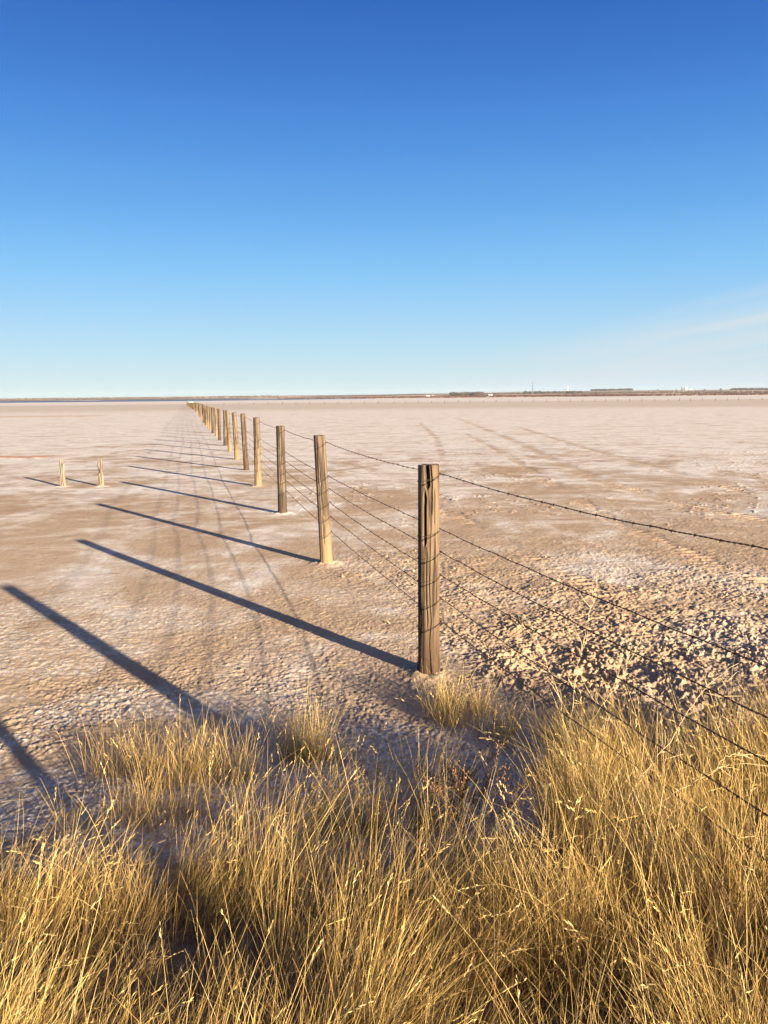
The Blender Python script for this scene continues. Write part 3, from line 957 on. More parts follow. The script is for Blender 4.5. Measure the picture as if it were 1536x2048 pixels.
# measured posts: x, y, height, lean_x, radius, material
MEAS = [(0.28, 5.11, 1.345, 0.000, 0.067, W_BROWN),
        (-0.62, 8.69, 1.374, -0.050, 0.063, W_TAN),
        (-1.57, 12.65, 1.345, 0.000, 0.066, W_STAIN),
        (-2.55, 16.68, 1.385, 0.005, 0.068, W_TAN),
        (-3.42, 20.51, 1.40, -0.045, 0.064, W_BROWN),
        (-4.31, 24.27, 1.365, -0.04, 0.070, W_TAN),
        (-5.21, 28.04, 1.36, -0.05, 0.064, W_TAN),
        (-6.04, 31.6, 1.35, 0.02, 0.070, W_STAIN),
        (-7.04, 35.6, 1.34, 0.01, 0.066, W_BROWN),
        (-7.97, 39.55, 1.34, 0.0, 0.068, W_TAN),
        (-8.89, 43.2, 1.33, 0.03, 0.068, W_STAIN),
        (-9.75, 46.8, 1.33, 0.0, 0.066, W_TAN)]
END = np.array([-74.5, 316.0])
fence = thing('wire_fence', (FA[0], FA[1], 0), 'long fence of round wooden posts and six barbed wires running away across the salt flat', 'fence')
O0 = Vector((FA[0], FA[1], 0))
posts = []   # (x, y, ztop_offset list)
WZ1 = np.array([1.287, 0.94, 0.795, 0.645, 0.497, 0.345])
WZ0 = np.array([1.355, 1.02, 0.875, 0.745, 0.590, 0.460])


def put_post(me, mat, x, y, z, lean, label=None, rot=0.0):
    o = obj('fence_post', me, mat, fence, (x - FA[0], y - FA[1], z))
    if not me.materials:
        me.materials.append(mat)
    o.rotation_euler = (0, math.atan2(lean, 1.35), rot)
    if label:
        o['label'] = label
    return o


P = []
near_objs = []
cx0, cy0 = FA
gro1 = [(ang_for(cx0, cy0, 0.44), 1.19, 1.40, 0.26, 0.036), (ang_for(cx0, cy0, 0.31), 0.82, 1.20, 0.20, 0.028),
        (ang_for(cx0, cy0, 0.40), 0.30, 0.86, 0.07, 0.013), (ang_for(cx0, cy0, 0.56), -0.1, 0.98, 0.055, 0.012),
        (ang_for(cx0, cy0, 0.66), 1.02, 1.40, 0.07, 0.016), (ang_for(cx0, cy0, 0.79), 0.96, 1.22, 0.06, 0.012),
        (ang_for(cx0, cy0, 0.13), 0.2, 1.0, 0.05, 0.008), (ang_for(cx0, cy0, 0.9), 0.1, 0.6, 0.04, 0.006)]
labels = {0: 'nearest post, grey-brown with deep split cracks at its top', 1: 'second post, leaning left, tan with a golden foot',
          2: 'third post with a dark stained foot'}
for k, (x, y, h, ln, rd, mt) in enumerate(MEAS):
    z = float(base_z(np.array([x]), np.array([y]))[0])
    if k == 0:
        me = post_mesh(1, rd, h, 180, 260, gro1, ragged=0.012)
    else:
        g = np.random.default_rng(100 + k)
        gr = [(ang_for(x, y, g.uniform(0.2, 0.85)), a_, a_ + g.uniform(0.3, 0.7), g.uniform(0.05, 0.12), g.uniform(0.006, 0.014)) for a_ in g.uniform(-0.1, 0.9, 5)]
        me = post_mesh(10 + k, rd, h, 96 if k < 4 else 40, 120 if k < 4 else 50, gr, ragged=0.02)
    o = put_post(me, mt, x, y, z, ln, labels.get(k))
    P.append((x, y, z, ln, rd, h)); near_objs.append(o)
# remaining posts out to the corner: a few shapes shared
far_meshes = []
for s, mt in enumerate((W_BROWN, W_TAN, W_STAIN, W_TAN, W_BROWN)):
    me = post_mesh(40 + s, 0.066, 1.34, 16, 14, [(2.0 + s, 0.3, 1.2, 0.3, 0.01)], ragged=0.02)
    me.materials.append(mt); far_meshes.append(me)
start = np.array(P[-1][:2]); L = np.linalg.norm(END - start); nrem = int(round(L / 3.9))
g = np.random.default_rng(77)
# the line bends very slightly on its way to the corner
for q in range(1, nrem + 1):
    tt = q / nrem
    p = start + (END - start) * tt + np.array([0.9, 0.2]) * math.sin(math.pi * tt) * 0.6
    p = p + np.array([g.normal(0, 0.03), g.normal(0, 0.2) if q < nrem else 0])
    z = float(base_z(p[:1], p[1:])[0])
    me = far_meshes[g.integers(5)]
    o = obj('fence_post', me, None, fence, (p[0] - FA[0], p[1] - FA[1], z - 0.02 * g.uniform()))
    o.rotation_euler = (g.normal(0, 0.02), g.normal(0, 0.025), g.uniform(0, 6.28))
    if q == nrem:
        o.scale = (1.3, 1.3, 1.12); o['label'] = 'far corner post of the fence, thicker and taller'
    P.append((p[0], p[1], z, 0, 0.066, 1.34))
# posts just outside the picture on the near side (their shadows cross the flat)
for (x, y, h, sd_) in ((1.12, 1.76, 1.36, 71), (1.68, -0.5, 1.40, 72)):
    z = float(base_z(np.array([x]), np.array([y]))[0])
    me = post_mesh(sd_, 0.068 if y > 0 else 0.045, h, 48, 50, [], ragged=0.02)
    put_post(me, W_BROWN, x, y, z, 0.0)
    P.insert(0, (x, y, z, 0.0, 0.068, h))

# ---- wires
rust = NT('rusty_wire')
n = rust.noise(60, 4, 0.6)
rust.col(rust.mix(rust.map(n, 0.35, 0.65), (0.060, 0.040, 0.032), (0.13, 0.085, 0.06)))
rust.b.inputs['Metallic'].default_value = 0.35
rust.b.inputs['Roughness'].default_value = 0.6
RUST = rust.m


def wire_z(k, lvl):
    x, y, z, ln, rd, h = P[k]
    if k <= 1:
        return WZ0[lvl] + (0.05 if k == 0 else 0)
    j = np.random.default_rng(k * 7 + lvl).normal(0, 0.005) if k > 2 else 0
    return z + WZ1[lvl] + j + (h - 1.345) * 0.4


def wire_pt(k, lvl):
    x, y, z, ln, rd, h = P[k]
    zz = wire_z(k, lvl)
    off = rd * 1.04 + 0.004
    return np.array([x + FN[0] * off + ln * (zz - z) / 1.35, y + FN[1] * off, zz])


def frame(T):
    T = T / np.linalg.norm(T, axis=1, keepdims=True)
    A = np.cross(T, np.array([[0, 0, 1.0]])); A /= np.linalg.norm(A, axis=1, keepdims=True)
    return T, A, np.cross(A, T)


for lvl in range(6):
    mb = MB()
    g = np.random.default_rng(900 + lvl)
    for k in range(len(P) - 1):
        a, b = wire_pt(k, lvl), wire_pt(k + 1, lvl)
        Ls = np.linalg.norm(b - a)
        sag = (0.025 if lvl == 0 else 0.015) * g.uniform(0.6, 1.4)
        if k == 1 and lvl == 0:
            sag = 0.03
        if k < 4:          # twisted two-strand wire with barbs
            n_ = int(Ls / 0.0075)
            s = np.linspace(0, 1, n_)[:, None]
            ctr = a + (b - a) * s
            ctr[:, 2] -= (4 * sag * s * (1 - s))[:, 0]
            wob = 0.004 * (fbm(s[:, 0] * Ls * 4, s[:, 0] * 0 + lvl, lvl + k * 9, 2) - 0.5)
            ctr[:, 2] += wob * 2
            T, A, B = frame(np.gradient(ctr, axis=0))
            ph = (s[:, 0] * Ls / 0.055) * 2 * np.pi
            for e in (0, np.pi):
                pts = ctr + 0.0016 * (A * np.cos(ph + e)[:, None] + B * np.sin(ph + e)[:, None])
                mb.tube(pts, 0.0015, 5)
            nb = int(Ls / 0.125)
            for q in range(nb):
                u = (q + 0.5 + g.uniform(-0.08, 0.08)) / nb
                ii = int(u * (n_ - 1)); c = ctr[ii]; t_v, a_v, b_v = T[ii], A[ii], B[ii]
                w_ = np.linspace(0, 2 * np.pi * 2, 13)
                coil = c + t_v * np.linspace(-0.004, 0.004, 13)[:, None] + 0.0042 * (a_v * np.cos(w_)[:, None] + b_v * np.sin(w_)[:, None])
                mb.tube(coil, 0.0011, 4)
                al = g.uniform(0, 6.28)
                for e in (0.0, 1.9, 3.3, 5.0):
                    d = a_v * math.cos(al + e) + b_v * math.sin(al + e) + t_v * g.uniform(-0.35, 0.35)
                    mb.tube([c, c + d * 0.013], [0.0012, 0.0003], 4)
        else:
            n_ = 14 if k < 20 else 5
            s = np.linspace(0, 1, n_)[:, None]
            ctr = a + (b - a) * s
            ctr[:, 2] -= (4 * sag * s * (1 - s))[:, 0]
            mb.tube(ctr, 0.0028, 4)
            if k < 9:
                for q in range(int(Ls / 0.14)):
                    c = a + (b - a) * (q + 0.5) * 0.14 / Ls
                    u = (q + 0.5) * 0.14 / Ls
                    c = c - np.array([0, 0, 4 * sag * u * (1 - u)])
                    d = g.normal(size=3); d /= np.linalg.norm(d)
                    mb.tube([c - d * 0.011, c + d * 0.011], 0.0018, 4)
    me = mb.mesh('barbed_wire', True)
    me.transform(Matrix.Translation((-FA[0], -FA[1], 0)))
    obj('barbed_wire', me, RUST, fence)

# tie wires: loops round the near posts
for k, o in enumerate(near_objs[:10]):
    x, y, z, ln, rd, h = P[k + 2]
    tw = math.atan2(FN[1], FN[0])
    for lvl in range(6):
        zz = wire_z(k + 2, lvl) - z
        th = tw + np.linspace(0, 2 * np.pi, 33)
        g = np.random.default_rng(k * 11 + lvl)
        drop = 0.022 * g.uniform(0.8, 1.2)
        rr = rd * 1.045 + 0.002 + 0.004 * np.exp(-((np.linspace(-1, 1, 33)) / 0.2) ** 2) * 0
        pts = np.stack([rr * np.cos(th), rr * np.sin(th), zz - drop * (1 - np.cos(th - tw))], 1)
        # twisted tail at the wire
        mb = MB(); mb.tube(pts, 0.0017 if k < 2 else 0.0022, 5)
        e = pts[0] + np.array([FN[0] * 0.004, FN[1] * 0.004, 0])
        cf = np.linspace(0, 4 * np.pi, 17)
        for s_ in (-1, 1):
            cl = e[None] + np.concatenate([s_ * FD * 1.0, [0]])[None] * np.linspace(0, 0.03, 17)[:, None] + \
                0.004 * (np.cos(cf)[:, None] * np.array([[FN[0], FN[1], 0]]) + np.sin(cf)[:, None] * np.array([[0, 0, 1.0]]))
            mb.tube(cl, 0.0013, 4)
        me = mb.mesh('tie_wire', True)
        obj('tie_wire', me, RUST, o)

# ---- far cross fence from the corner
c0 = np.array([-74.5, 316.0])
def cross_pt(px, r):
    a = px_az(px); return np.array([r * math.sin(a), r * math.cos(a)])
pxs = np.concatenate([340 + np.array([303, 433, 547, 660, 769, 877, 980, 1082, 1198, 1300, 1401, 1503]) / 3.84,
                      740 + np.array([74, 193, 276, 376, 478, 577, 681, 771, 872, 969, 1067, 1166, 1251, 1350, 1445, 1534]) / 3.84,
                      1136 + np.array([107, 200, 283, 373, 465, 557, 655, 757, 845, 927, 1018, 1119, 1207, 1293, 1382, 1474]) / 3.84])
cf = thing('wire_fence', (c0[0], c0[1], -0.6), 'distant cross fence of thin dark posts along the far side of the flat', 'fence')
g = np.random.default_rng(8)
tposts = []
for s in range(3):
    me = post_mesh(60 + s, 0.07, 1.16, 12, 8, []); me.materials.append(W_BROWN if s < 2 else W_STAIN); tposts.append(me)
CP = []
for q, px in enumerate(pxs):
    p = cross_pt(px, 322 + 33 * (px - 380) / 1150)
    z = float(base_z(p[:1], p[1:])[0])
    o = obj('fence_post', tposts[g.integers(3)], None, cf, (p[0] - c0[0], p[1] - c0[1], z + 0.6))
    o.rotation_euler = (0, g.normal(0, 0.02), g.uniform(0, 6)); o.scale = (1, 1, g.uniform(0.8, 1.1))
    CP.append(np.array([p[0] - c0[0], p[1] - c0[1], z + 0.6]))
for zz in (1.0, 0.75, 0.5, 0.25):
    mb = MB(); pts = np.array([[0, 0, 0]] + CP) + np.array([0, 0, zz])
    mb.tube(pts, 0.003, 4)
    obj('barbed_wire', mb.mesh('barbed_wire'), RUST, cf)
# pale trough and tall stake at the far corner
p = cross_pt(387.5, 330); z = float(base_z(p[:1], p[1:])[0])
t0 = thing('water_trough', (p[0], p[1], z), 'small white trough standing by the far corner of the fence', 'trough')
mb = MB()
mb.box((0, 0, 0.95), (1.7, 0.7, 0.06)); mb.box((0, -0.33, 1.15), (1.7, 0.05, 0.4)); mb.box((0, 0.33, 1.15), (1.7, 0.05, 0.4))
mb.box((-0.83, 0, 1.15), (0.05, 0.6, 0.4)); mb.box((0.83, 0, 1.15), (0.05, 0.6, 0.4))
obj('basin', mb.mesh('basin'), WHITE, t0)
for sx_ in (-0.7, 0.7):
    for sy in (-0.26, 0.26):
        mb = MB(); mb.box((sx_, sy, 0.46), (0.08, 0.08, 0.92)); obj('leg', mb.mesh('leg'), W_BROWN, t0)
p = cross_pt(392, 332); z = float(base_z(p[:1], p[1:])[0])
me = post_mesh(66, 0.10, 2.1, 14, 10, [])
obj('stake', me, W_STAIN, None, (p[0], p[1], z), label='tall dark stake right of the white trough at the fence corner', category='stake')

# ------------------------------------------------------------------ two broken stumps on the left
def spl_a(th):
    return 0.50 + 0.07 * np.sin(th * 3 + 1) + 0.05 * np.sin(th * 7)
def spl_b(th):
    d = np.minimum(np.abs((th - 5.6 + np.pi) % (2 * np.pi) - np.pi), 9)
    return np.where(d < 0.75, 0.60 - 0.05 * d, np.where(np.abs((th - 3.6 + np.pi) % (2 * np.pi) - np.pi) < 0.6, 0.50, 0.26 + 0.03 * np.sin(th * 6)))
def slivers(mb, seed, n, h):
    g = np.random.default_rng(seed)
    for q in range(n):
        a = g.uniform(0, 6.28); r = g.uniform(0.02, 0.055)
        z0 = h * g.uniform(0.45, 0.75)
        mb.tube([[r * math.cos(a), r * math.sin(a), z0], [r * 1.05 * math.cos(a), r * 1.05 * math.sin(a), z0 + 0.1], [r * 1.1 * math.cos(a) + 0.004, r * math.sin(a), min(z0 + g.uniform(0.14, 0.26), h * 1.08)]],
                [0.010, 0.008, 0.001], 5)
gs = []
for (x, y, fn, seed, lab) in ((-6.62, 16.95, spl_a, 3, 'bleached broken post stump, leftmost on the flat, nearly even top'),
                              (-5.83, 16.95, spl_b, 4, 'bleached stump split to two tall splinters, nearer the long fence')):
    t0 = thing('post_stump', (x, y, 0), lab, 'post stump', group='broken post stumps left of the fence')
    gr = [(g_, 0.0, 0.7, 0.25, 0.014) for g_ in (4.2, 5.1, 3.3, 1.5)]
    me = post_mesh(80 + seed, 0.052, 0.6, 64, 60, gr, splinter=fn, flute=0.10)
    obj('stump_wood', me, W_PALE, t0)
    mb = MB(); slivers(mb, seed, 7, 0.56)
    me = mb.mesh('splinters', True); obj('splinters', me, W_PALE, t0)

# ------------------------------------------------------------------ grass
gm = NT('dry_grass')
tn = gm.at('tint')
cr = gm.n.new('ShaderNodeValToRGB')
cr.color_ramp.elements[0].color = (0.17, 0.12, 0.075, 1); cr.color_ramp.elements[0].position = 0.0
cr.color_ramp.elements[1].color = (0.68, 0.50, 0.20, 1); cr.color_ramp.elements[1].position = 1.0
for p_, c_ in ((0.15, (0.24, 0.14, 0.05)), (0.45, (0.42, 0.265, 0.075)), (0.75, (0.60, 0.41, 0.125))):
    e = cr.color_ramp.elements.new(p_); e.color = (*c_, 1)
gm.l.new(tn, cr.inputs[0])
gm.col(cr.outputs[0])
gm.b.inputs['Roughness'].default_value = 0.55
gm.b.inputs['Specular IOR Level'].default_value = 0.35
tr = gm.n.new('ShaderNodeBsdfTranslucent'); gm.l.new(cr.outputs[0], tr.inputs[0])
mxs = gm.n.new('ShaderNodeMixShader'); mxs.inputs[0].default_value = 0.14
gm.l.new(gm.b.outputs[0], mxs.inputs[1]); gm.l.new(tr.outputs[0], mxs.inputs[2])
gm.l.new(mxs.outputs[0], gm.out.inputs[0])
GRASS = gm.m


def blades(bx, by, h, lean_az, lean, curl, width, tint, g, nseg=6, heads=0.0, head_len=0.05):
    """vectorised ribbons; lean = initial tilt (rad), curl = extra tilt gained to the tip"""
    n = len(bx)
    z0 = base_z(bx, by) - 0.01
    s = np.linspace(0, 1, nseg + 1)
    tilt = lean[:, None] + curl[:, None] * s[None] ** 1.5
    dz = np.cos(tilt); dh = np.sin(tilt)
    step = h[:, None] / nseg
    hz = np.concatenate([np.zeros((n, 1)), np.cumsum((dz[:, :-1] + dz[:, 1:]) / 2 * step, 1)], 1)
    hh = np.concatenate([np.zeros((n, 1)), np.cumsum((dh[:, :-1] + dh[:, 1:]) / 2 * step, 1)], 1)
    azs = lean_az[:, None] + g.normal(0, 0.25, n)[:, None] * s[None]
    px = bx[:, None] + hh * np.sin(azs); py = by[:, None] + hh * np.cos(azs); pz = z0[:, None] + hz
    wa_ = g.uniform(0, np.pi, n)
    wx, wy = np.cos(wa_)[:, None], np.sin(wa_)[:, None]
    wd = width[:, None] * (1 - 0.75 * s[None] ** 2) / 2
    Lf = np.stack([px - wx * wd, py - wy * wd, pz], -1); Rt = np.stack([px + wx * wd, py + wy * wd, pz], -1)
    V = np.stack([Lf, Rt], 2).reshape(n, -1, 3)     # n, 2*(nseg+1), 3
    nv = 2 * (nseg + 1)
    q = np.arange(nseg) * 2
    f1 = np.stack([q, q + 1, q + 3, q + 2], 1)
    F = (np.arange(n)[:, None, None] * nv + f1[None]).reshape(-1, 4)
    Vs = [V.reshape(-1, 3)]; Fs = [F]; Ts = [np.clip(tint[:, None] - 0.45 * (1 - np.repeat(s, 2)[None]) ** 2 + 0.15 * np.repeat(s, 2)[None], 0, 1).ravel()]  # blade tint darkened toward the base, shade inside the stand put into colour
    off = n * nv
    if heads > 0:
        idx = np.where(g.uniform(size=n) < heads)[0]
        for k in idx:   # seed heads: short spikelets along the last stretch of the stalk
            tip = np.array([px[k, -1], py[k, -1], pz[k, -1]]); prv = np.array([px[k, -2], py[k, -2], pz[k, -2]])
            d = tip - prv; d /= np.linalg.norm(d)
            L = head_len * g.uniform(0.6, 1.3); m = int(max(5, L / 0.006))
            ref = np.array([wx[k, 0], wy[k, 0], 0]); sd_ = np.cross(d, ref); sd_ /= np.linalg.norm(sd_) + 1e-9
            tt = np.linspace(-0.8, 0.2, m)
            base = tip + d * (tt * L)[:, None]
            base[:, 2] -= 0.1 * L * (tt + 0.8) ** 2
            sgn = np.where(np.arange(m) % 2, 1, -1)[:, None]
            aa = g.uniform(0, 6.28, m)[:, None]
            sdv = ref * np.cos(aa) + sd_ * np.sin(aa)
            ln_ = 0.0105 * g.uniform(0.8, 1.5, m)[:, None] * (1.1 - 0.5 * (tt[:, None] + 0.8))
            tipv = base + d * ln_ * 1.2 + sdv * sgn * ln_ * 0.35
            midv = base + d * ln_ * 0.5
            pw = np.cross(d, sdv) * 0.0011
            Vh = np.stack([base, midv + pw + sdv * sgn * ln_ * 0.3, tipv, midv - pw + sdv * sgn * ln_ * 0.12], 1).reshape(-1, 3)
            Vs.append(Vh); Fs.append(np.arange(4 * m).reshape(m, 4) + off); off += 4 * m
            Ts.append(np.full(4 * m, min(1.0, tint[k] + 0.15)))
    return np.vstack(Vs), np.vstack(Fs), np.concatenate(Ts)


def tufts(cx, cy, per, hmean, rad, g, windaz, wind, spread=0.35, curlm=0.5, heads=0.0, wmul=1.0, tint0=0.5):
    """clumps of blades; arrays cx, cy, hmean, wind"""
    n = len(cx); per = np.broadcast_to(per, (n,)).astype(int)
    idx = np.repeat(np.arange(n), per); m = len(idx)
    a = g.uniform(0, 2 * np.pi, m); rr = rad[idx] * np.sqrt(g.uniform(0, 1, m)) if np.ndim(rad) else rad * np.sqrt(g.uniform(0, 1, m))
    bx = cx[idx] + rr * np.cos(a); by = cy[idx] + rr * np.sin(a)
    out = rr / (np.max(rr) + 1e-6)
    vx = np.cos(a) * spread * (0.3 + out) + wind[idx] * np.sin(windaz[idx]) + g.normal(0, 0.10, m)
    vy = np.sin(a) * spread * (0.3 + out) + wind[idx] * np.cos(windaz[idx]) + g.normal(0, 0.10, m)
    lz = np.arctan2(vx, vy); ln = np.clip(np.hypot(vx, vy), 0, 0.9)
    ln = np.where(g.uniform(size=m) < 0.05, g.uniform(0.8, 1.35, m), ln)     # broken and fallen stems
    h = hmean[idx] * (0.20 + 0.95 * g.beta(1.3, 1.9, m))
    curl = curlm * g.gamma(1.4, 0.6, m)
    tall = g.uniform(size=m)
    width = wmul * g.uniform(0.0008, 0.0019, m)
    tint = np.clip(tint0 - 0.28 * sm(0.75, 0.4, h / hmean[idx]) + g.normal(0, 0.2, m) + np.repeat(g.normal(0, 0.20, n), per), 0, 1)  # short blades tinted darker: dead basal leaves, plus painted shade low in the stand
    return blades(bx, by, h, lz, ln, np.clip(curl, 0, 1.5), width, tint, g, heads=heads)


def grass_obj(name, parts, **props):
    V = []; F = []; T = []; n = 0
    for v, f, t_ in parts:
        V.append(v); F.append(f + n); T.append(t_); n += len(v)
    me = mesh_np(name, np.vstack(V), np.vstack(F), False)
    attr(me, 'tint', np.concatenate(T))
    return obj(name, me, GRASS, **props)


g = np.random.default_rng(2024)
parts = []
# dense stand in the foreground and up the right-hand side
N = 8400
x = g.uniform(-3.0, 4.2, N); y = g.uniform(-0.5, 4.6, N)
N = len(x)
topL = 2.80 + 0.25 * (vn(x * 2.2, x * 0, 5) - 0.5) * 2            # far limit of the stand on the left
topR = 3.90 + 0.25 * (vn(x * 1.7, x * 0, 6) - 0.5) * 2
lim = topL + (topR - topL) * sm(0.25, 0.95, x)
lim = lim - 0.15 * sm(1.6, 3.0, x)
dens = sm(lim, lim - 0.22, y)
clump = fbm(x * 2.3, y * 2.3, 15, 3)
dens = dens * (0.34 + 0.15 * sm(0.5, 1.0, x) + (0.66 - 0.15 * sm(0.5, 1.0, x)) * sm(0.46, 0.60, clump))
dens = dens * (1 - 0.75 * sm(0.16, 0.04, np.abs(x - 0.62 + 0.1 * (y - 2))) * sm(2.2, 2.5, y))     # dark hollow right of centre
k = g.uniform(size=N) < dens
x, y, clump = x[k], y[k], clump[k]
big = fbm(x * 1.2, y * 1.2, 25, 2)
hm = (0.22 + 0.17 * sm(0.35, 0.65, big)) * (1.0 + 0.35 * sm(2.6, 2.0, y))  + 0.04 * g.normal(size=len(x)) + 0.24 * sm(1.75, 1.2, y)  # out-of-frame grass nearest the camera made taller to shade the stand in view
hm = hm + 0.08 * sm(0.5, 1.2, x) * sm(2.6, 3.2, y)
hm = hm * (1 - 0.22 * sm(0.5, 0.3, x) * sm(1.7, 2.0, y))
hm = np.clip(hm * (0.55 + 1.0 * sm(0.35, 0.65, fbm(x * 2.9, y * 2.9, 36, 2))), 0.14, 0.54 + 0.10 * sm(1.75, 1.2, y))
waz = np.where(x < 0.45, 1.25, -1.0) + g.normal(0, 0.5, len(x))     # leaning right on the left half
wnd = np.where(x < 0.3, 0.26, 0.10) * g.uniform(0.5, 1.5, len(x))
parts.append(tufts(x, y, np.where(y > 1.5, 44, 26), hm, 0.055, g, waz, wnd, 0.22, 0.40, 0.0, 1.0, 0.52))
# tall seeded stalks standing over it
k = (g.uniform(size=len(x)) < 0.75) & (y > 1.4)
xx, yy = x[k] + g.normal(0, 0.03, k.sum()), y[k] + g.normal(0, 0.03, k.sum())
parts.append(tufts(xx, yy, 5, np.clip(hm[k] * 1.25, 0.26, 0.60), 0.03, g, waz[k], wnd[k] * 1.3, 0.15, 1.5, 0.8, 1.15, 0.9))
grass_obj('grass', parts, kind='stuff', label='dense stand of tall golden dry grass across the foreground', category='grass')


def tuft_thing(x0, y0, n, rx, ry, h, label, per=34, wind=0.12, waz0=1.2, tint0=0.55, seed=0, spread=0.28, heads=0.05, dens=1.0):
    g = np.random.default_rng(3000 + seed)
    a = g.uniform(0, 6.28, n); r = np.sqrt(g.uniform(0, 1, n))
    x = x0 + rx * r * np.cos(a); y = y0 + ry * r * np.sin(a)
    hh = h * g.uniform(0.7, 1.1, n)
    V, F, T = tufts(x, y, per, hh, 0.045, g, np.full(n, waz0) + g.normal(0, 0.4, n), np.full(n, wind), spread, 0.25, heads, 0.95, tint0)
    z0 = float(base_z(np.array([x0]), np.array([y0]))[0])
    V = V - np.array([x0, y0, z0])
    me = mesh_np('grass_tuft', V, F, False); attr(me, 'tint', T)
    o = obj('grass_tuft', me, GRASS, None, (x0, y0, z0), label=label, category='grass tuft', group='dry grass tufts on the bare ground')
    return o


tuft_thing(-1.00, 3.62, 44, 0.44, 0.14, 0.36, 'wide row of upright dry grass at left, beside the tip of the shadow', 30, 0.05, seed=1)
tuft_thing(-0.40, 3.82, 16, 0.12, 0.08, 0.37, 'bright compact grass tuft right of the wide grass row', 42, 0.05, seed=2, tint0=0.65)
tuft_thing(-0.22, 3.80, 6, 0.10, 0.07, 0.27, 'sparse tuft touching the right side of the bright compact tuft', 14, 0.05, seed=3)
tuft_thing(-0.02, 3.58, 5, 0.13, 0.06, 0.27, 'few thin blades left of the middle hollow', 9, 0.10, seed=4)
tuft_thing(0.25, 3.52, 4, 0.07, 0.05, 0.30, 'small upright tuft in shade below the nearest post', 12, 0.10, seed=5)
tuft_thing(0.40, 4.42, 26, 0.16, 0.24, 0.28, 'golden tuft growing at the foot of the nearest post', 36, 0.06, seed=6, tint0=0.7, heads=0.1)
tuft_thing(0.72, 4.05, 30, 0.30, 0.18, 0.26, 'low golden grass patch between the nearest post and the dense stand', 24, 0.08, seed=7, tint0=0.62)
tuft_thing(-0.98, 3.15, 24, 0.22, 0.12, 0.36, 'grass tuft between the wide row and the foreground stand', 22, 0.12, seed=8)
tuft_thing(-1.30, 3.12, 5, 0.07, 0.06, 0.25, 'small isolated tuft near the left edge in the shaded ground', 16, 0.06, seed=9)
tuft_thing(-0.45, 3.08, 22, 0.30, 0.14, 0.42, 'arching seeded grass clump left of centre, over the shaded ground', 22, 0.35, 1.3, seed=10, heads=0.35)
tuft_thing(0.05, 3.05, 22, 0.26, 0.12, 0.42, 'broad bristling grass clump in the centre', 40, 0.10, seed=11, tint0=0.55)
tuft_thing(0.30, 3.40, 12, 0.30, 0.10, 0.34, 'loose leaning grass right of centre behind the brown weed', 14, 0.30, 1.2, seed=12, heads=0.3, tint0=0.4)
tuft_thing(0.12, 5.02, 4, 0.10, 0.05, 0.10, 'short wisps of grass left of the foot of the nearest post', 10, 0.1, seed=13)
tuft_thing(-11.85, 55.0, 14, 0.5, 1.6, 0.75, 'reddish dry tussock under the far part of the fence', 26, 0.05, seed=14, tint0=0.02)

# ------------------------------------------------------------------ brown weed and straggling stalks
def branchy(mb, p, d, L, r, depth, g, spread=0.5, nb=3, bud=None, curve=0.1):
    pts = [np.array(p, float)]; d = np.array(d, float); d /= np.linalg.norm(d)
    n = 5
    for q in range(n):
        d = d + g.normal(0, curve, 3); d[2] += 0.02; d /= np.linalg.norm(d)
        pts.append(pts[-1] + d * L / n)
    mb.tube(pts, np.linspace(r, r * 0.55, n + 1), 5)
    if depth > 0:
        for q in range(nb):
            t_ = 0.35 + 0.65 * (q + g.uniform(0.2, 0.9)) / nb
            ii = min(n, int(t_ * n)); dd = d + g.normal(0, spread, 3); dd[2] = abs(dd[2]) * 0.8 + 0.2
            branchy(mb, pts[ii], dd, L * g.uniform(0.4, 0.6), r * 0.6, depth - 1, g, spread, nb, bud, curve)
    elif bud is not None:
        for q in range(9):
            c = pts[1 + q % n] + g.normal(0, 0.0035, 3)
            s = g.uniform(0.0022, 0.0042)
            bud.tube([c - [0, 0, s], c, c + [0, 0, s]], [s * 0.3, s, s * 0.2], 5)


RED = plain('russet_stems', (0.24, 0.13, 0.065), 0.8, 0.3, 40)
STRAW = plain('pale_straw', (0.62, 0.47, 0.25), 0.7, 0.3, 25)
z = float(base_z(np.array([0.27]), np.array([2.80]))[0])
t0 = thing('dead_weed', (0.27, 2.80, z), 'reddish brown dead weed with clustered buds amid the golden grass', 'weed')
g = np.random.default_rng(4); st = MB(); bd = MB()
for q in range(6):
    a = g.uniform(-1.2, 1.2)
    branchy(st, (0.01 * q - 0.02, 0, 0), (0.28 * a, g.normal(0, 0.12), 1), g.uniform(0.28, 0.38), 0.0022, 2, g, 0.35, 4, bd, 0.06)
obj('stems', st.mesh('stems', True), RED, t0)
obj('buds', bd.mesh('buds', True), RED, t0)

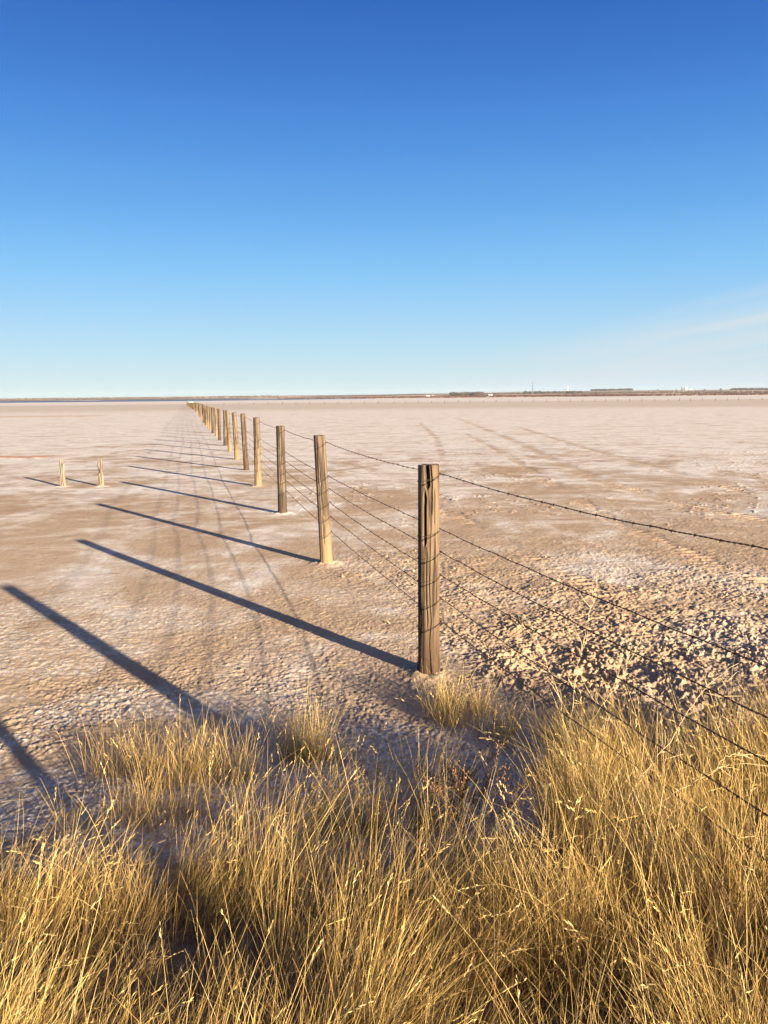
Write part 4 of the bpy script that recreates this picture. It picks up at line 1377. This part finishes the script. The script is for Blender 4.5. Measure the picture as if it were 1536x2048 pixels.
# straggling pale stalks of a tumbleweed caught against the wires
def straggler(name, x, y, stalks, label, seed, cat='weed'):
    z = float(base_z(np.array([x]), np.array([y]))[0])
    t0 = thing(name, (x, y, z), label, cat)
    g = np.random.default_rng(seed)
    for pts in stalks:
        mb = MB()
        P_ = np.array(pts, float) - np.array([x, y, z])
        # smooth the polyline
        tt = np.linspace(0, len(P_) - 1, 30); Q = np.stack([np.interp(tt, np.arange(len(P_)), P_[:, i_]) for i_ in range(3)], 1)
        for _ in range(6):
            Q[1:-1] = (Q[:-2] + 2 * Q[1:-1] + Q[2:]) / 4
        Q[1:-1] += g.normal(0, 0.003, Q[1:-1].shape) + 0.012 * np.sin(np.linspace(0, 9, 28) + g.uniform(0, 6))[:, None] * g.normal(size=3)
        mb.tube(Q, np.linspace(0.0016, 0.0007, 30), 5)
        for q in range(9):
            ii = g.integers(8, 29); d = Q[ii] - Q[ii - 3]; d /= np.linalg.norm(d)
            d = d + g.normal(0, 0.55, 3); d /= np.linalg.norm(d)
            L = g.uniform(0.05, 0.17)
            a_ = Q[ii]; mid_ = a_ + d * L * 0.5 + g.normal(0, 0.006, 3); e_ = a_ + d * L + g.normal(0, 0.012, 3)
            mb.tube([a_, mid_, e_], [0.0012, 0.0009, 0.0006], 4)
        me = mb.mesh('stalk', True)
        obj('stalk', me, STRAW, t0)


straggler('straggling_weed', 0.80, 3.55, [
    [(0.80, 3.55, 0.1), (0.86, 3.62, 0.42), (0.95, 3.72, 0.75), (1.02, 3.85, 0.93)],
    [(0.82, 3.55, 0.1), (0.80, 3.60, 0.40), (0.72, 3.75, 0.62), (0.60, 3.85, 0.70)],
    [(1.10, 3.35, 0.1), (0.98, 3.45, 0.38), (0.80, 3.6, 0.50), (0.55, 3.7, 0.56)],
    [(0.84, 3.52, 0.1), (0.98, 3.5, 0.45), (1.15, 3.55, 0.72), (1.32, 3.6, 0.80)]],
    'pale straggling weed stalks reaching up against the barbed wires', 3)
straggler('straggling_weed', 0.75, 2.55, [
    [(0.75, 2.55, 0.2), (0.82, 2.58, 0.48), (1.0, 2.65, 0.70), (1.22, 2.75, 0.84)],
    [(0.76, 2.56, 0.2), (0.95, 2.6, 0.45), (1.15, 2.65, 0.55), (1.35, 2.7, 0.52)]],
    'long arching weed stalk in front of the wires at the lower right', 5)

# loose straws blown about on the flat
g = np.random.default_rng(61)
mb = MB()
for q in range(170):
    x_ = g.uniform(-2.6, 2.6); y_ = 3.3 + g.uniform() ** 1.5 * 4.5
    xa, ya = np.array([x_]), np.array([y_])
    a = g.uniform(0, 6.28); L = g.uniform(0.03, 0.14)
    d = np.array([math.cos(a), math.sin(a)])
    ends = []
    for u in (-0.5, 0.0, 0.5):
        px_, py_ = x_ + d[0] * L * u + (g.normal(0, 0.006) if u == 0 else 0), y_ + d[1] * L * u
        zz = float(base_z(np.array([px_]), np.array([py_]))[0] + detail_z(np.array([px_]), np.array([py_]))[0][0])
        ends.append([px_, py_, zz + 0.004 + g.uniform(0, 0.010)])
    mb.tube(ends, g.uniform(0.0006, 0.0012), 4)
obj('straw_litter', mb.mesh('straw_litter'), STRAW, kind='stuff', label='loose broken straws scattered on the bare ground', category='straw')

# ------------------------------------------------------------------ haze
mb = MB(); mb.box((0, 4500, 55), (17000, 17000, 116.5))
hz = bpy.data.materials.new('haze'); hz.use_nodes = True
hn = hz.node_tree.nodes; hn.clear()
ho = hn.new('ShaderNodeOutputMaterial'); hv = hn.new('ShaderNodeVolumePrincipled')
hv.inputs['Color'].default_value = (0.80, 0.88, 1.0, 1)
hv.inputs['Density'].default_value = HAZE
hv.inputs['Anisotropy'].default_value = 0.0
hz.node_tree.links.new(hv.outputs[0], ho.inputs['Volume'])
obj('haze', mb.mesh('haze'), hz, kind='stuff', label='thin bluish air over the whole flat', category='haze')
